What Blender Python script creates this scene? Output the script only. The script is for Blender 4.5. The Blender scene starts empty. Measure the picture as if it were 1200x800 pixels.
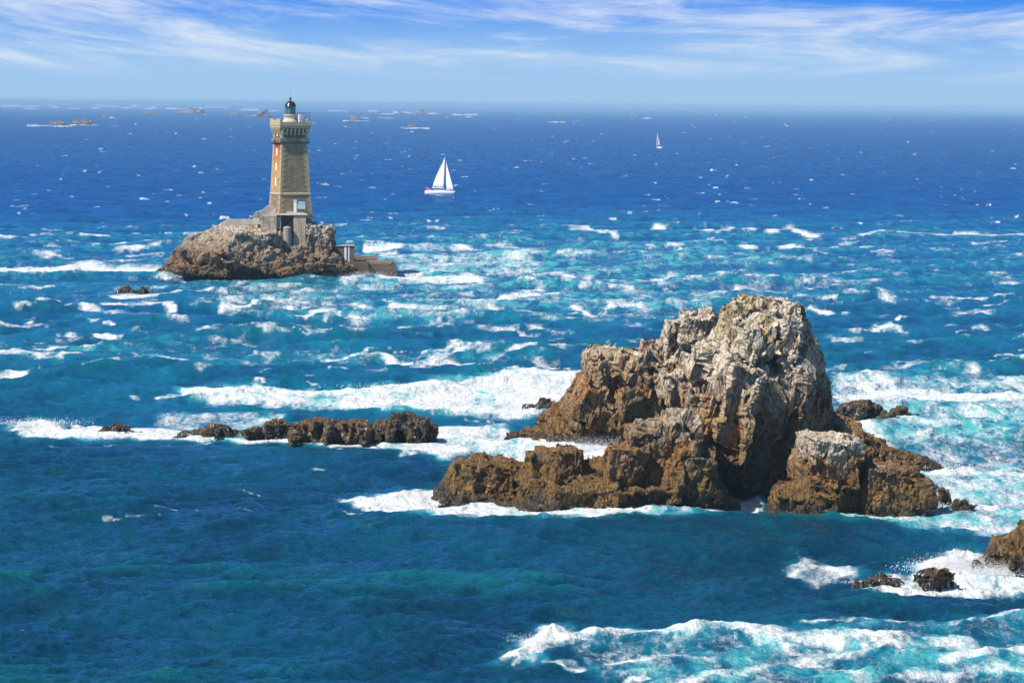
import bpy, bmesh, math, random
import numpy as np
from mathutils import Vector, Matrix
random.seed(7)
RNG = np.random.default_rng(11)
scn = bpy.context.scene
COL = scn.collection
R = math.radians

# ------------------------------------------------------------------ camera
F, H, CX, CY, HORIZ, ROLL = 3430.0, 40.0, 600.0, 400.0, 122.2, 0.0070
PITCH = math.atan((CY - HORIZ) / F)
FWD = np.array([0, math.cos(PITCH), -math.sin(PITCH)])
r0 = np.array([1.0, 0, 0]); u0 = np.array([0, math.sin(PITCH), math.cos(PITCH)])
RIGHT = r0 * math.cos(ROLL) + u0 * math.sin(ROLL)
UP = u0 * math.cos(ROLL) - r0 * math.sin(ROLL)
cam = bpy.data.objects.new('camera', bpy.data.cameras.new('camera'))
COL.objects.link(cam); scn.camera = cam
cam.data.sensor_width = 36; cam.data.lens = F / 1200 * 36
cam.data.clip_start = 1; cam.data.clip_end = 120000
M = Matrix([[RIGHT[i], UP[i], -FWD[i], (0, 0, H)[i]] for i in range(3)] + [[0, 0, 0, 1]])
cam.matrix_world = M

def ray(x, y): return FWD + (x - CX) / F * RIGHT - (y - CY) / F * UP
def sea_at(x, y):
    d = ray(x, y); t = H / -d[2]; return np.array([d[0] * t, d[1] * t, 0])
def at(x, y, D):
    d = ray(x, y); t = D / d[1]; return np.array([d[0] * t, D, H + d[2] * t])
def project(P):
    q = P - np.array([0, 0, H]); z = q @ FWD
    return CX + F * (q @ RIGHT) / z, CY - F * (q @ UP) / z

# ------------------------------------------------------------------ numpy noise
def h3(ix, iy, iz, seed):
    h = (ix.astype(np.int64) * 374761393 + iy.astype(np.int64) * 668265263 + iz.astype(np.int64) * 2147483647 + seed * 1274126177) & 0xFFFFFFFF
    h = ((h ^ (h >> 13)) * 1274126177) & 0xFFFFFFFF
    h = ((h ^ (h >> 16)) * 2246822519) & 0xFFFFFFFF
    return (h ^ (h >> 15)) & 0xFFFFFFFF
def hf(ix, iy, iz, seed): return h3(ix, iy, iz, seed).astype(np.float64) / 4294967295.0
def vnoise(p, seed=0):
    i = np.floor(p).astype(np.int64); f = p - i; w = f * f * f * (f * (f * 6 - 15) + 10)
    r = 0
    for dx in (0, 1):
        for dy in (0, 1):
            for dz in (0, 1):
                k = (w[:, 0] if dx else 1 - w[:, 0]) * (w[:, 1] if dy else 1 - w[:, 1]) * (w[:, 2] if dz else 1 - w[:, 2])
                r = r + k * hf(i[:, 0] + dx, i[:, 1] + dy, i[:, 2] + dz, seed)
    return r * 2 - 1
def fbm(p, octv=4, seed=0, gain=0.5, ridge=False):
    a, r, t = 1.0, 0, 0
    for o in range(octv):
        n = vnoise(p * (2.03 ** o) + o * 17.3, seed + o)
        if ridge: n = 1 - 2 * np.abs(n)
        r = r + a * n; t += a; a *= gain
    return r / t
def vnoise2(x, y, seed=0):
    ix = np.floor(x).astype(np.int64); iy = np.floor(y).astype(np.int64); fx = x - ix; fy = y - iy
    wx = fx * fx * (3 - 2 * fx); wy = fy * fy * (3 - 2 * fy); z = np.zeros_like(ix)
    a = hf(ix, iy, z, seed); b = hf(ix + 1, iy, z, seed); c = hf(ix, iy + 1, z, seed); d = hf(ix + 1, iy + 1, z, seed)
    return ((a * (1 - wx) + b * wx) * (1 - wy) + (c * (1 - wx) + d * wx) * wy) * 2 - 1
def fbm2(x, y, octv=4, seed=0, gain=0.5):
    a, r, t = 1.0, 0, 0
    for o in range(octv):
        r = r + a * vnoise2(x * 2.03 ** o + o * 9.7, y * 2.03 ** o + o * 5.1, seed + o); t += a; a *= gain
    return r / t
def worley(q, seed):
    base = np.floor(q).astype(np.int64)
    n = len(q); f1 = np.full(n, 9.0); f2 = np.full(n, 9.0); c1 = np.zeros((n, 3)); id1 = np.zeros(n, np.int64)
    for dx in (-1, 0, 1):
        for dy in (-1, 0, 1):
            for dz in (-1, 0, 1):
                c = base + np.array([dx, dy, dz])
                j = np.stack([hf(c[:, 0], c[:, 1], c[:, 2], seed + k) for k in range(3)], 1)
                ctr = c + j; d = np.linalg.norm(q - ctr, axis=1)
                m = d < f1
                f2 = np.where(m, f1, np.minimum(f2, d))
                f1 = np.where(m, d, f1); c1[m] = ctr[m]; id1[m] = h3(c[m, 0], c[m, 1], c[m, 2], seed + 9)
    return f1, f2, c1, id1
def sstep(a, b, x):
    t = np.clip((x - a) / (b - a), 0, 1); return t * t * (3 - 2 * t)

# ------------------------------------------------------------------ tags and mesh helpers
def tag(o, label=None, cat=None, group=None, kind=None):
    for k, v in (('label', label), ('category', cat), ('group', group), ('kind', kind)):
        if v: o[k] = v
    return o
def empty(name, loc, rz, label, cat, group=None):
    o = bpy.data.objects.new(name, None); COL.objects.link(o); o.location = loc; o.rotation_euler = (0, 0, rz)
    return tag(o, label, cat, group)
def build(name, bm, mat, parent=None, smooth=False, loc=None):
    me = bpy.data.meshes.new(name); bm.normal_update(); bm.to_mesh(me); bm.free()
    if smooth:
        for p in me.polygons: p.use_smooth = True
    o = bpy.data.objects.new(name, me); COL.objects.link(o); me.materials.append(mat)
    if parent: o.parent = parent
    if loc is not None: o.location = loc
    return o
def box(bm, x0, x1, y0, y1, z0, z1, bev=0.0):
    t = bmesh.new()
    vs = [t.verts.new((x, y, z)) for z in (z0, z1) for y in (y0, y1) for x in (x0, x1)]
    for f in ((0, 2, 3, 1), (4, 5, 7, 6), (0, 1, 5, 4), (2, 6, 7, 3), (0, 4, 6, 2), (1, 3, 7, 5)):
        t.faces.new([vs[i] for i in f])
    if bev: bmesh.ops.bevel(t, geom=t.edges[:], offset=bev, segments=1, affect='EDGES')
    me = bpy.data.meshes.new('t'); t.to_mesh(me); t.free(); bm.from_mesh(me); bpy.data.meshes.remove(me)
def loft(bm, rings, cap=True, closed=True):
    rs = [[bm.verts.new(p) for p in r] for r in rings]; n = len(rs[0])
    for a, b in zip(rs, rs[1:]):
        for i in range(n if closed else n - 1):
            bm.faces.new((a[i], a[(i + 1) % n], b[(i + 1) % n], b[i]))
    if cap and closed:
        bm.faces.new(rs[0][::-1]); bm.faces.new(rs[-1])
def lathe(bm, prof, cx=0, cy=0, n=24, cap=True):
    loft(bm, [[(cx + r * math.cos(2 * math.pi * i / n), cy + r * math.sin(2 * math.pi * i / n), z) for i in range(n)] for r, z in prof], cap)
def sq_loft(bm, prof, cap=True):   # square section: (half width, z)
    loft(bm, [[(-h, -h, z), (h, -h, z), (h, h, z), (-h, h, z)] for h, z in prof], cap)
def tube(bm, a, b, r, n=8, r2=None):
    a = Vector(a); b = Vector(b); d = (b - a).normalized()
    s = d.orthogonal().normalized(); t = d.cross(s)
    rr = (r, r if r2 is None else r2)
    loft(bm, [[p + (s * math.cos(2 * math.pi * i / n) + t * math.sin(2 * math.pi * i / n)) * q for i in range(n)] for p, q in zip((a, b), rr)])

# ------------------------------------------------------------------ node helper
class NT:
    def __init__(s, name):
        s.m = bpy.data.materials.new(name); s.m.use_nodes = True; s.t = s.m.node_tree; s.n = s.t.nodes
        s.p = s.n['Principled BSDF']
    def link(s, a, b): s.t.links.new(a, b)
    def put(s, sock, v):
        if isinstance(v, bpy.types.NodeSocket): s.link(v, sock)
        elif isinstance(v, (tuple, list)) and len(v) == 3 and sock.type == 'RGBA': sock.default_value = (*v, 1)
        else: sock.default_value = v
    def math(s, op, a, b=None, c=None, clamp=False):
        n = s.n.new('ShaderNodeMath'); n.operation = op; n.use_clamp = clamp
        for i, v in enumerate((a, b, c)):
            if v is not None: s.put(n.inputs[i], v)
        return n.outputs[0]
    def mix(s, f, a, b, mode='MIX'):
        n = s.n.new('ShaderNodeMix'); n.data_type = 'RGBA'; n.blend_type = mode
        s.put(n.inputs[0], f); s.put(n.inputs[6], a); s.put(n.inputs[7], b); return n.outputs[2]
    def sm(s, v, a, b, lo=0.0, hi=1.0):
        n = s.n.new('ShaderNodeMapRange'); n.interpolation_type = 'SMOOTHSTEP'
        for i, x in enumerate((v, a, b, lo, hi)): s.put(n.inputs[i], x)
        return n.outputs[0]
    def attr(s, name):
        n = s.n.new('ShaderNodeAttribute'); n.attribute_name = name; return n.outputs['Fac']
    def pos(s): return s.n.new('ShaderNodeNewGeometry').outputs['Position']
    def norm(s): return s.n.new('ShaderNodeNewGeometry').outputs['Normal']
    def obj(s): return s.n.new('ShaderNodeTexCoord').outputs['Object']
    def sep(s, v):
        n = s.n.new('ShaderNodeSeparateXYZ'); s.link(v, n.inputs[0]); return n.outputs
    def comb(s, x, y, z):
        n = s.n.new('ShaderNodeCombineXYZ')
        for i, v in enumerate((x, y, z)): s.put(n.inputs[i], v)
        return n.outputs[0]
    def vscale(s, v, k):
        n = s.n.new('ShaderNodeVectorMath'); n.operation = 'MULTIPLY'; s.put(n.inputs[0], v); n.inputs[1].default_value = k; return n.outputs[0]
    def noise(s, v, scale, detail=4, rough=0.55, dist=0.0):
        n = s.n.new('ShaderNodeTexNoise'); s.link(v, n.inputs['Vector']); n.inputs['Scale'].default_value = scale
        n.inputs['Detail'].default_value = detail; n.inputs['Roughness'].default_value = rough; n.inputs['Distortion'].default_value = dist
        return n.outputs['Fac']
    def bump(s, h, strength, dist, prev=None):
        n = s.n.new('ShaderNodeBump'); s.put(n.inputs['Height'], h); s.put(n.inputs['Strength'], strength); s.put(n.inputs['Distance'], dist)
        if prev: s.link(prev, n.inputs['Normal'])
        return n.outputs[0]
    def set(s, **k):
        for a, v in k.items(): s.put(s.p.inputs[a.replace('_', ' ')], v)
        return s.m

def simple(name, col, rough=0.6, metal=0.0, var=0.25, scale=3.0):
    m = NT(name); n = m.noise(m.obj(), scale, 5)
    c = m.mix(n, tuple(x * (1 - var) for x in col), tuple(min(1, x * (1 + var)) for x in col))
    return m.set(Base_Color=c, Roughness=rough, Metallic=metal)

# ------------------------------------------------------------------ world, sun, haze
SUN_EL, SUN_AZ = R(50), R(31)
to_sun = Vector((-math.cos(SUN_AZ) * math.cos(SUN_EL), -math.sin(SUN_AZ) * math.cos(SUN_EL), math.sin(SUN_EL)))
sun = bpy.data.objects.new('sun', bpy.data.lights.new('sun', 'SUN')); COL.objects.link(sun)
sun.data.energy = 5.0; sun.data.angle = R(0.53); sun.data.color = (1.0, 0.95, 0.87)
sun.rotation_euler = to_sun.to_track_quat('Z', 'Y').to_euler(); sun.location = (-300, -100, 400)
w = bpy.data.worlds.new('World'); scn.world = w; w.use_nodes = True
nt = w.node_tree; N = nt.nodes; L = nt.links; bg = N['Background']
def wm(op, a, b=None, clamp=False):
    n = N.new('ShaderNodeMath'); n.operation = op; n.use_clamp = clamp
    for i, v in enumerate((a, b)):
        if v is None: continue
        if isinstance(v, bpy.types.NodeSocket): L.new(v, n.inputs[i])
        else: n.inputs[i].default_value = v
    return n.outputs[0]
def wsm(v, a, b):
    n = N.new('ShaderNodeMapRange'); n.interpolation_type = 'SMOOTHSTEP'; L.new(v, n.inputs[0]); n.inputs[1].default_value = a; n.inputs[2].default_value = b; return n.outputs[0]
def wmix(f, a, b):
    n = N.new('ShaderNodeMix'); n.data_type = 'RGBA'
    for k, v in ((0, f), (6, a), (7, b)):
        if isinstance(v, bpy.types.NodeSocket): L.new(v, n.inputs[k])
        else: n.inputs[k].default_value = v if k == 0 else (*v, 1)
    return n.outputs[2]
sky = N.new('ShaderNodeTexSky'); sky.sky_type = 'NISHITA'; sky.sun_disc = False; sky.sun_elevation = SUN_EL
sky.sun_rotation = math.atan2(to_sun.x, to_sun.y); sky.dust_density = 0.3; sky.ozone_density = 3.0; sky.air_density = 1.0
tc = N.new('ShaderNodeTexCoord'); sp = N.new('ShaderNodeSeparateXYZ'); L.new(tc.outputs['Generated'], sp.inputs[0])
dx, dy, dz = sp.outputs
el = wm('MULTIPLY', wm('ARCSINE', dz), 57.2958); azm = wm('MULTIPLY', wm('ARCTAN2', dx, dy), 57.2958)
K = 1 / 0.05; EXPO = 2 ** 0.35
def lin(c): return tuple(((v / 255 + 0.055) / 1.055) ** 2.4 if v > 10 else v / 255 / 12.92 for v in c)
def sk(c): return tuple(v * K / EXPO for v in lin(c))
low = wmix(wsm(el, 0.0, 1.1), sk((165, 202, 237)), sk((149, 194, 240)))
low = wmix(wsm(el, 0.75, 2.4), low, sk((42, 136, 242)))
base = wmix(wsm(el, 4.0, 45.0), low, sky.outputs[0])
# cirrus streaks, laid out by azimuth and elevation on the sky itself
def wcomb(x, y, z):
    n = N.new('ShaderNodeCombineXYZ')
    for i, v in enumerate((x, y, z)):
        if isinstance(v, bpy.types.NodeSocket): L.new(v, n.inputs[i])
        else: n.inputs[i].default_value = v
    return n.outputs[0]
def wnoise(v, sc, det, ro, di=0):
    n = N.new('ShaderNodeTexNoise'); L.new(v, n.inputs['Vector']); n.inputs['Scale'].default_value = sc; n.inputs['Detail'].default_value = det
    n.inputs['Roughness'].default_value = ro; n.inputs['Distortion'].default_value = di; return n.outputs['Fac']
sl = wm('ADD', el, wm('MULTIPLY', azm, wm('SUBTRACT', 0.07, wm('MULTIPLY', azm, 0.007))))          # streaks fall gently to one side
st = wcomb(wm('MULTIPLY', azm, 0.16), wm('MULTIPLY', sl, 1.15), 3.7)
c1 = wnoise(st, 1.5, 12, 0.66, 0.55)
st2 = wcomb(wm('MULTIPLY', azm, 0.10), wm('MULTIPLY', sl, 0.5), 9.1)
c2 = wnoise(st2, 1.6, 3, 0.5, 0.2)
band = wm('MULTIPLY', wsm(el, 0.35, 1.1), wm('SUBTRACT', 1.0, wm('MULTIPLY', wsm(el, 1.75, 2.6), 0.55)))
cl = wm('MULTIPLY', wsm(wm('ADD', wm('MULTIPLY', c1, 0.75), wm('MULTIPLY', c2, 0.45)), 0.485, 0.80), band)
cl = wm('MULTIPLY', cl, wm('SUBTRACT', 1.0, wsm(el, 6.0, 25.0)))
col = wmix(wm('MULTIPLY', cl, 0.85), base, sk((240, 245, 251)))
L.new(col, bg.inputs['Color']); bg.inputs['Strength'].default_value = 0.05

hz = bpy.data.materials.new('haze'); hz.use_nodes = True; hn = hz.node_tree
for n in list(hn.nodes):
    if n.type == 'BSDF_PRINCIPLED': hn.nodes.remove(n)
pv = hn.nodes.new('ShaderNodeVolumePrincipled'); pv.inputs['Color'].default_value = (0.46, 0.765, 1.0, 1); pv.inputs['Density'].default_value = 0.62e-4
pv.inputs['Anisotropy'].default_value = -0.3
hn.links.new(pv.outputs[0], hn.nodes['Material Output'].inputs['Volume'])
bm = bmesh.new(); box(bm, -80000, 80000, -400, 86000, -9, 47)
tag(build('haze', bm, hz), kind='stuff')

# ------------------------------------------------------------------ materials
def rock_mat(name, zw=(9, 13), white=1.0, tide=3.0, orange=0.5, dark=0.0, riv=0.0, tan=(0.50, 0.325, 0.14), faded=0.0):
    m = NT(name); P = m.pos(); x, y, z = m.sep(P)
    nx, ny, nz = m.sep(m.norm())
    nb = m.noise(P, 0.22, 6, 0.6); nm = m.noise(P, 0.9, 6, 0.65); nf = m.noise(P, 4.0, 5, 0.7)
    strat = m.noise(m.vscale(P, (1.6, 0.8, 0.22)), 1.3, 5, 0.6)
    cell = m.attr('cell')
    c = m.mix(m.sm(nb, .35, .65), tan, tuple(v * 0.62 for v in tan))
    c = m.mix(m.math('MULTIPLY', m.sm(cell, .45, 1.0), .35), c, (0.22, 0.19, 0.155))
    c = m.mix(m.math('MULTIPLY', m.sm(strat, .5, .68), .6), c, (0.40, 0.33, 0.25))
    c = m.mix(m.math('MULTIPLY', m.sm(nm, .55, .70), .5), c, (0.075, 0.06, 0.045))
    no = m.noise(m.vscale(P, (1, 1, .5)), 0.35, 5, 0.6, 0.5)
    c = m.mix(m.math('MULTIPLY', m.sm(no, .47, .60), orange), c, (0.44, 0.185, 0.04))
    zz = m.math('ADD', z, m.math('MULTIPLY', m.math('SUBTRACT', nm, .5), 9.0))
    zz2 = m.math('ADD', z, m.math('MULTIPLY', m.math('SUBTRACT', nb, .5), 7.0))
    zz2 = m.math('ADD', zz2, m.math('MULTIPLY', m.math('SUBTRACT', nf, .5), 3.0))
    if white > 0:
        up = m.math('ADD', m.math('MULTIPLY', nz, 0.45), 0.62)
        wf = m.math('MULTIPLY', m.math('MULTIPLY', m.sm(zz, zw[0], zw[1]), up), white, None, True)
        wf = m.math('MULTIPLY', wf, m.sm(nf, .30, .55, .45, 1.0))
        c = m.mix(wf, c, (0.80, 0.72, 0.58))
        ny_ = m.noise(P, 0.33, 4, 0.6)
        yf = m.math('MULTIPLY', m.sm(zz2, zw[1] - 1, zw[1] + 2), m.math('MULTIPLY', m.sm(ny_, .52, .60), m.sm(nf, .4, .6)))
        c = m.mix(m.math('MULTIPLY', yf, .85), c, (0.42, 0.28, 0.03))
    # weed belt of the tide zone
    weed = m.mix(m.sm(nm, .36, .64), (0.03, 0.018, 0.006), (0.38, 0.20, 0.015))
    weed = m.mix(m.sm(nf, .55, .72), weed, (0.56, 0.36, 0.035))
    tf = m.math('SUBTRACT', 1.0, m.sm(zz2, tide - .8, tide + 1.0))
    c = m.mix(m.math('MULTIPLY', tf, .88), c, weed)
    mid = m.math('MULTIPLY', m.math('SUBTRACT', 1.0, m.sm(zz2, tide + .5, tide + 5.0)), 0.5)
    c = m.mix(mid, c, (0.18, 0.09, 0.02))
    wet = m.math('SUBTRACT', 1.0, m.sm(zz2, 0.7, 2.0))
    c = m.mix(m.math('MULTIPLY', wet, .85), c, (0.022, 0.018, 0.015))
    if dark: c = m.mix(dark, c, (0.05, 0.035, 0.022))
    rough = m.sm(zz2, 0.6, tide, 0.28, 0.88)
    if riv:
        rn = m.noise(m.vscale(P, (1.6, 1.6, 0.16)), 1.6, 4, 0.65, 0.3)
        rf = m.math('MULTIPLY', m.sm(rn, .60 - riv * .09, .66 - riv * .09), m.math('SUBTRACT', 1.0, m.sm(zz, 1.0, 3.2)))
        c = m.mix(rf, c, (0.82, 0.86, 0.88))
    nd = m.noise(m.vscale(P, (1.5, 1.2, .7)), 2.3, 6, .72)
    vc = m.n.new('ShaderNodeTexVoronoi'); vc.feature = 'DISTANCE_TO_EDGE'; wv = m.n.new('ShaderNodeVectorMath'); wv.operation = 'ADD'
    m.link(m.vscale(P, (1.0, .8, .34)), wv.inputs[0]); nz_ = m.n.new('ShaderNodeTexNoise'); nz_.inputs['Scale'].default_value = 1.1; nz_.inputs['Detail'].default_value = 4; m.link(P, nz_.inputs['Vector'])
    m.link(m.vscale(nz_.outputs['Color'], (.6, .6, .35)), wv.inputs[1]); m.link(wv.outputs[0], vc.inputs['Vector']); vc.inputs['Scale'].default_value = 1.0
    crk = m.sm(vc.outputs['Distance'], .0, .055)
    c = m.mix(m.math('MULTIPLY', m.math('SUBTRACT', 1.0, crk), .6), c, (0.04, 0.03, 0.02))
    c = m.mix(m.math('MULTIPLY', m.sm(nd, .54, .61), .6), c, (0.05, 0.036, 0.024))
    c = m.mix(m.math('MULTIPLY', m.sm(nd, .46, .36), .42), c, m.mix(.55, c, (0.80, 0.68, 0.50)))
    b = m.bump(strat, 0.8, 0.35)
    b = m.bump(crk, 1.0, 0.25, b)
    b = m.bump(nd, 0.9, 0.28, b)
    b = m.bump(nf, 0.9, 0.20, b)
    b = m.bump(m.noise(P, 14, 3, .7), 0.7, 0.06, b)
    return m.set(Base_Color=c, Roughness=rough, Normal=b)

MAIN = rock_mat('stack_rock', (8.0, 14.5), 1.0, 3.8, 0.9)
FRONT = rock_mat('weedy_rock', (7.0, 10.0), 0.6, 4.4, 0.75, tan=(0.30, 0.18, 0.075))
FRONTR = rock_mat('weedy_boulder', (5.3, 6.6), 1.0, 3.2, 0.8, tan=(0.32, 0.19, 0.075))
ISLE = rock_mat('islet_rock', (6.0, 12.0), 0.62, 2.2, 0.45, tan=(0.36, 0.27, 0.18))
LOW = rock_mat('low_rock', white=0, tide=2.0, orange=0.25, riv=0.15, tan=(0.19, 0.11, 0.045))
LOWD = rock_mat('dark_rock', white=0, tide=1.5, orange=0.1, riv=0.1, tan=(0.12, 0.085, 0.06), dark=0.35)
FAR = rock_mat('far_rock', white=0, tide=-9.0, orange=0.0, tan=(0.26, 0.185, 0.19))

# ------------------------------------------------------------------ rocks
def remesh(bm, vox):
    me = bpy.data.meshes.new('r'); bm.to_mesh(me); bm.free()
    o = bpy.data.objects.new('r', me); COL.objects.link(o)
    md = o.modifiers.new('m', 'REMESH'); md.mode = 'VOXEL'; md.voxel_size = vox
    dg = bpy.context.evaluated_depsgraph_get(); dg.update()
    out = bpy.data.meshes.new_from_object(o.evaluated_get(dg))
    bpy.data.objects.remove(o); bpy.data.meshes.remove(me)
    return out
def rotm(ax, ay, az):
    return np.array((Matrix.Rotation(az, 3, 'Z') @ Matrix.Rotation(ay, 3, 'Y') @ Matrix.Rotation(ax, 3, 'X')))
def get_vn(me):
    n = len(me.vertices); v = np.empty(n * 3); me.vertices.foreach_get('co', v)
    me.update(); k = np.empty(n * 3, np.float32); me.vertex_normals.foreach_get('vector', k)
    return v.reshape(-1, 3), k.reshape(-1, 3).astype(float)
def set_v(me, v): me.vertices.foreach_set('co', v.ravel()); me.update()
def fracture(me, world_off, sizes, tilt, amp, seed, lean=0.0, snap=.58):
    """break a smooth lump into flat-faced blocks with joints between them"""
    Rm = rotm(R(8), R(lean), R(25)); cellv = None
    for k, (s, ax, az) in enumerate(sizes):
        v, n = get_vn(me); p = v + world_off
        sc = np.array([s * ax, s, s * az])
        wv = np.stack([fbm(p / (s * 1.5), 2, seed + 31 * k + j) for j in range(3)], 1) * s * 0.22
        q = ((p + wv) @ Rm) / sc
        f1, f2, c, cid = worley(q, seed + 100 * k)
        sd = np.argmax(np.abs(n), 1) * 2 + (n[np.arange(len(n)), np.argmax(np.abs(n), 1)] > 0)
        u, inv = np.unique(cid * 8 + sd, return_inverse=True); cnt = np.bincount(inv)
        a = np.stack([np.bincount(inv, v[:, t]) / cnt for t in range(3)], 1)
        m = np.stack([np.bincount(inv, n[:, t]) / cnt for t in range(3)], 1)
        uc = u >> 3
        rv = np.stack([((uc >> (8 * t)) & 255) / 255.0 * 2 - 1 for t in range(3)], 1) @ Rm.T
        mf = m @ Rm; ax_ = np.argmax(np.abs(mf) * np.array([1.15, 1.0, .95]), 1); js = np.zeros_like(m); js[np.arange(len(m)), ax_] = np.sign(mf[np.arange(len(m)), ax_])
        m = m * (1 - snap) + (js @ Rm.T) * snap + rv * tilt * (.45 if k == 0 else .62); m /= np.linalg.norm(m, axis=1)[:, None] + 1e-9
        off = (((uc >> 5) & 1023) / 1023.0 - 0.62) * s * amp
        mm = m[inv]; d = -((v - a[inv]) * mm).sum(1) * 0.85 + off[inv]
        d = np.clip(d, -s * 0.40, s * 0.32)
        d = d - (1 - sstep(0.0, 0.10, f2 - f1)) * s * (0.06 if k == 0 else .13)
        v = v + mm * d[:, None]
        set_v(me, v)
        cv = ((cid >> 3) & 1023) / 1023.0
        cellv = cv if cellv is None else 0.55 * cellv + 0.45 * cv
    ed = np.empty(len(me.edges) * 2, np.int32); me.edges.foreach_get('vertices', ed); ed = ed.reshape(-1, 2)
    v, n = get_vn(me)
    deg = np.bincount(ed.ravel(), minlength=len(v))[:, None]
    for it in range(1):
        sm_ = np.stack([np.bincount(ed[:, 0], v[ed[:, 1], t], len(v)) + np.bincount(ed[:, 1], v[ed[:, 0], t], len(v)) for t in range(3)], 1) / np.maximum(deg, 1)
        v = v * .65 + sm_ * .35
    set_v(me, v)
    v, n = get_vn(me); p = v + world_off
    s0 = sizes[-1][0]
    d = fbm((p @ Rm) * np.array([1.3, 1, .5]) / (s0 * 1.3), 4, seed + 7, 0.6, True) * s0 * 0.16
    set_v(me, v + n * d[:, None])
    a = me.attributes.new('cell', 'FLOAT', 'POINT'); a.data.foreach_set('value', cellv.astype(np.float32))
def lump(bm, outline, D, front, back, xc=None, sh=0.5, pw=2.4, zb=-2.5, org=(0, 0, 0), xshift=0.0):
    """a solid whose widest cross-section is `outline` at distance D, shrinking to both ends"""
    pts = [at(x, y, D) for x, y in outline]
    pts = [(p[0], max(p[2], zb)) for p in pts]
    pts = [(pts[0][0], zb)] + pts + [(pts[-1][0], zb)]
    # resample
    P = []
    for (a, b) in zip(pts, pts[1:] + pts[:1]):
        L_ = math.hypot(b[0] - a[0], b[1] - a[1]); k = max(1, int(L_ / 1.2))
        for i in range(k): P.append((a[0] + (b[0] - a[0]) * i / k, a[1] + (b[1] - a[1]) * i / k))
    if xc is None: c = (min(p[0] for p in pts) + max(p[0] for p in pts)) / 2
    else: c = at(xc, 300, D)[0]
    rings = []
    for t in (-1, -.94, -.82, -.66, -.48, -.3, -.14, 0, .14, .3, .48, .66, .82, .94, 1):
        s = max(0.06, (1 - abs(t) ** pw) ** sh)
        yy = D + (t * front if t < 0 else t * back)
        rings.append([((c + (x - c) * s + xshift * t) * yy / D - org[0], yy - org[1], zb + (z - zb) * s - org[2]) for x, z in P])
    loft(bm, rings)
def rock(name, lumps, vox, mat, sizes, label, cat, group=None, tilt=0.38, amp=0.18, seed=1, lean=0.0, extra=None, snap=.58):
    D = lumps[0][1]; xs = [p[0] for l in lumps for p in l[0]]
    org = at((min(xs) + max(xs)) / 2, 300, D); org[2] = 0
    bm = bmesh.new()
    for l in lumps:
        kw = dict(l[4]) if len(l) > 4 else {}
        lump(bm, l[0], l[1], l[2], l[3], org=org, **kw)
    if extra: extra(bm, org)
    bmesh.ops.recalc_face_normals(bm, faces=bm.faces[:])
    me = remesh(bm, vox)
    fracture(me, org, sizes, tilt, amp, seed, lean, snap)
    me.name = name; me.materials.clear(); me.materials.append(mat)
    me.polygons.foreach_set('use_smooth', np.zeros(len(me.polygons), bool))
    o = bpy.data.objects.new(name, me); COL.objects.link(o); o.location = org
    return tag(o, label, cat, group)
def hull(bm, org, x, y, D, wpx, hpx, dep, seed, tilt=0.0, npt=22):
    """one angular block centred on photo-line (x, y) at distance D"""
    rnd = random.Random(seed); c = at(x, y, D); s = D / F
    t = bmesh.new()
    for i in range(npt):
        v = Vector((rnd.uniform(-1, 1), rnd.uniform(-1, 1), rnd.uniform(-1, 1)))
        v = Vector([max(-.72, min(.72, q * 1.3)) for q in v])
        v = Vector((v.x * wpx * s / 1.44, v.y * dep / 1.44, v.z * hpx * s / 1.44)); v.rotate(Matrix.Rotation(R(tilt), 3, 'Y'))
        t.verts.new(v + Vector(c - org))
    r = bmesh.ops.convex_hull(t, input=t.verts[:])
    bmesh.ops.delete(t, geom=[g for g in r['geom_interior'] if isinstance(g, bmesh.types.BMVert)], context='VERTS')
    me = bpy.data.meshes.new('t'); t.to_mesh(me); t.free(); bm.from_mesh(me); bpy.data.meshes.remove(me)

def stack_extra(bm, org):
    # slabs and buttresses on the stack's seaward face, leaning ribs between dark clefts
    B = [(872, 364, 305, 32, 24, 9, 3), (912, 360, 303, 40, 26, 8, 5), (895, 395, 299, 56, 40, 8, -4), (838, 430, 300, 50, 54, 8, -6), (800, 460, 301, 50, 56, 9, -10),
         (822, 500, 297, 44, 90, 7, 8), (862, 480, 295, 34, 110, 7, 10), (892, 495, 297, 30, 110, 6, 10), (925, 480, 298, 34, 110, 7, 14),
         (835, 555, 299, 60, 54, 6, 4), (885, 556, 300, 50, 44, 6, 4), (935, 556, 300, 44, 40, 6, 8), (822, 382, 324, 40, 36, 9, -8), (800, 400, 328, 46, 44, 9, -8), (712, 428, 342, 40, 38, 10, -6),
         (740, 432, 340, 36, 42, 10, 6), (765, 430, 338, 36, 46, 10, -4), (700, 470, 341, 56, 40, 12, -5), (745, 478, 339, 56, 46, 10, 5),
         (812, 520, 299.5, 20, 120, 5, 9), (834, 505, 298.5, 16, 130, 5, 12), (852, 520, 297.5, 18, 130, 5, 11), (874, 515, 296.5, 15, 140, 5, 12), (893, 525, 296, 18, 125, 5, 13), (914, 515, 297, 16, 130, 5, 15), (934, 530, 298.5, 20, 110, 5, 16), (842, 440, 299, 18, 80, 6, 10), (880, 430, 298, 18, 90, 6, 10), (916, 425, 299, 18, 80, 6, 14),
         (650, 502, 345, 56, 22, 12, -8), (690, 505, 343, 56, 28, 12, 4)]
    for i, b in enumerate(B): hull(bm, org, *b[:6], seed=40 + i, tilt=b[6])
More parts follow.
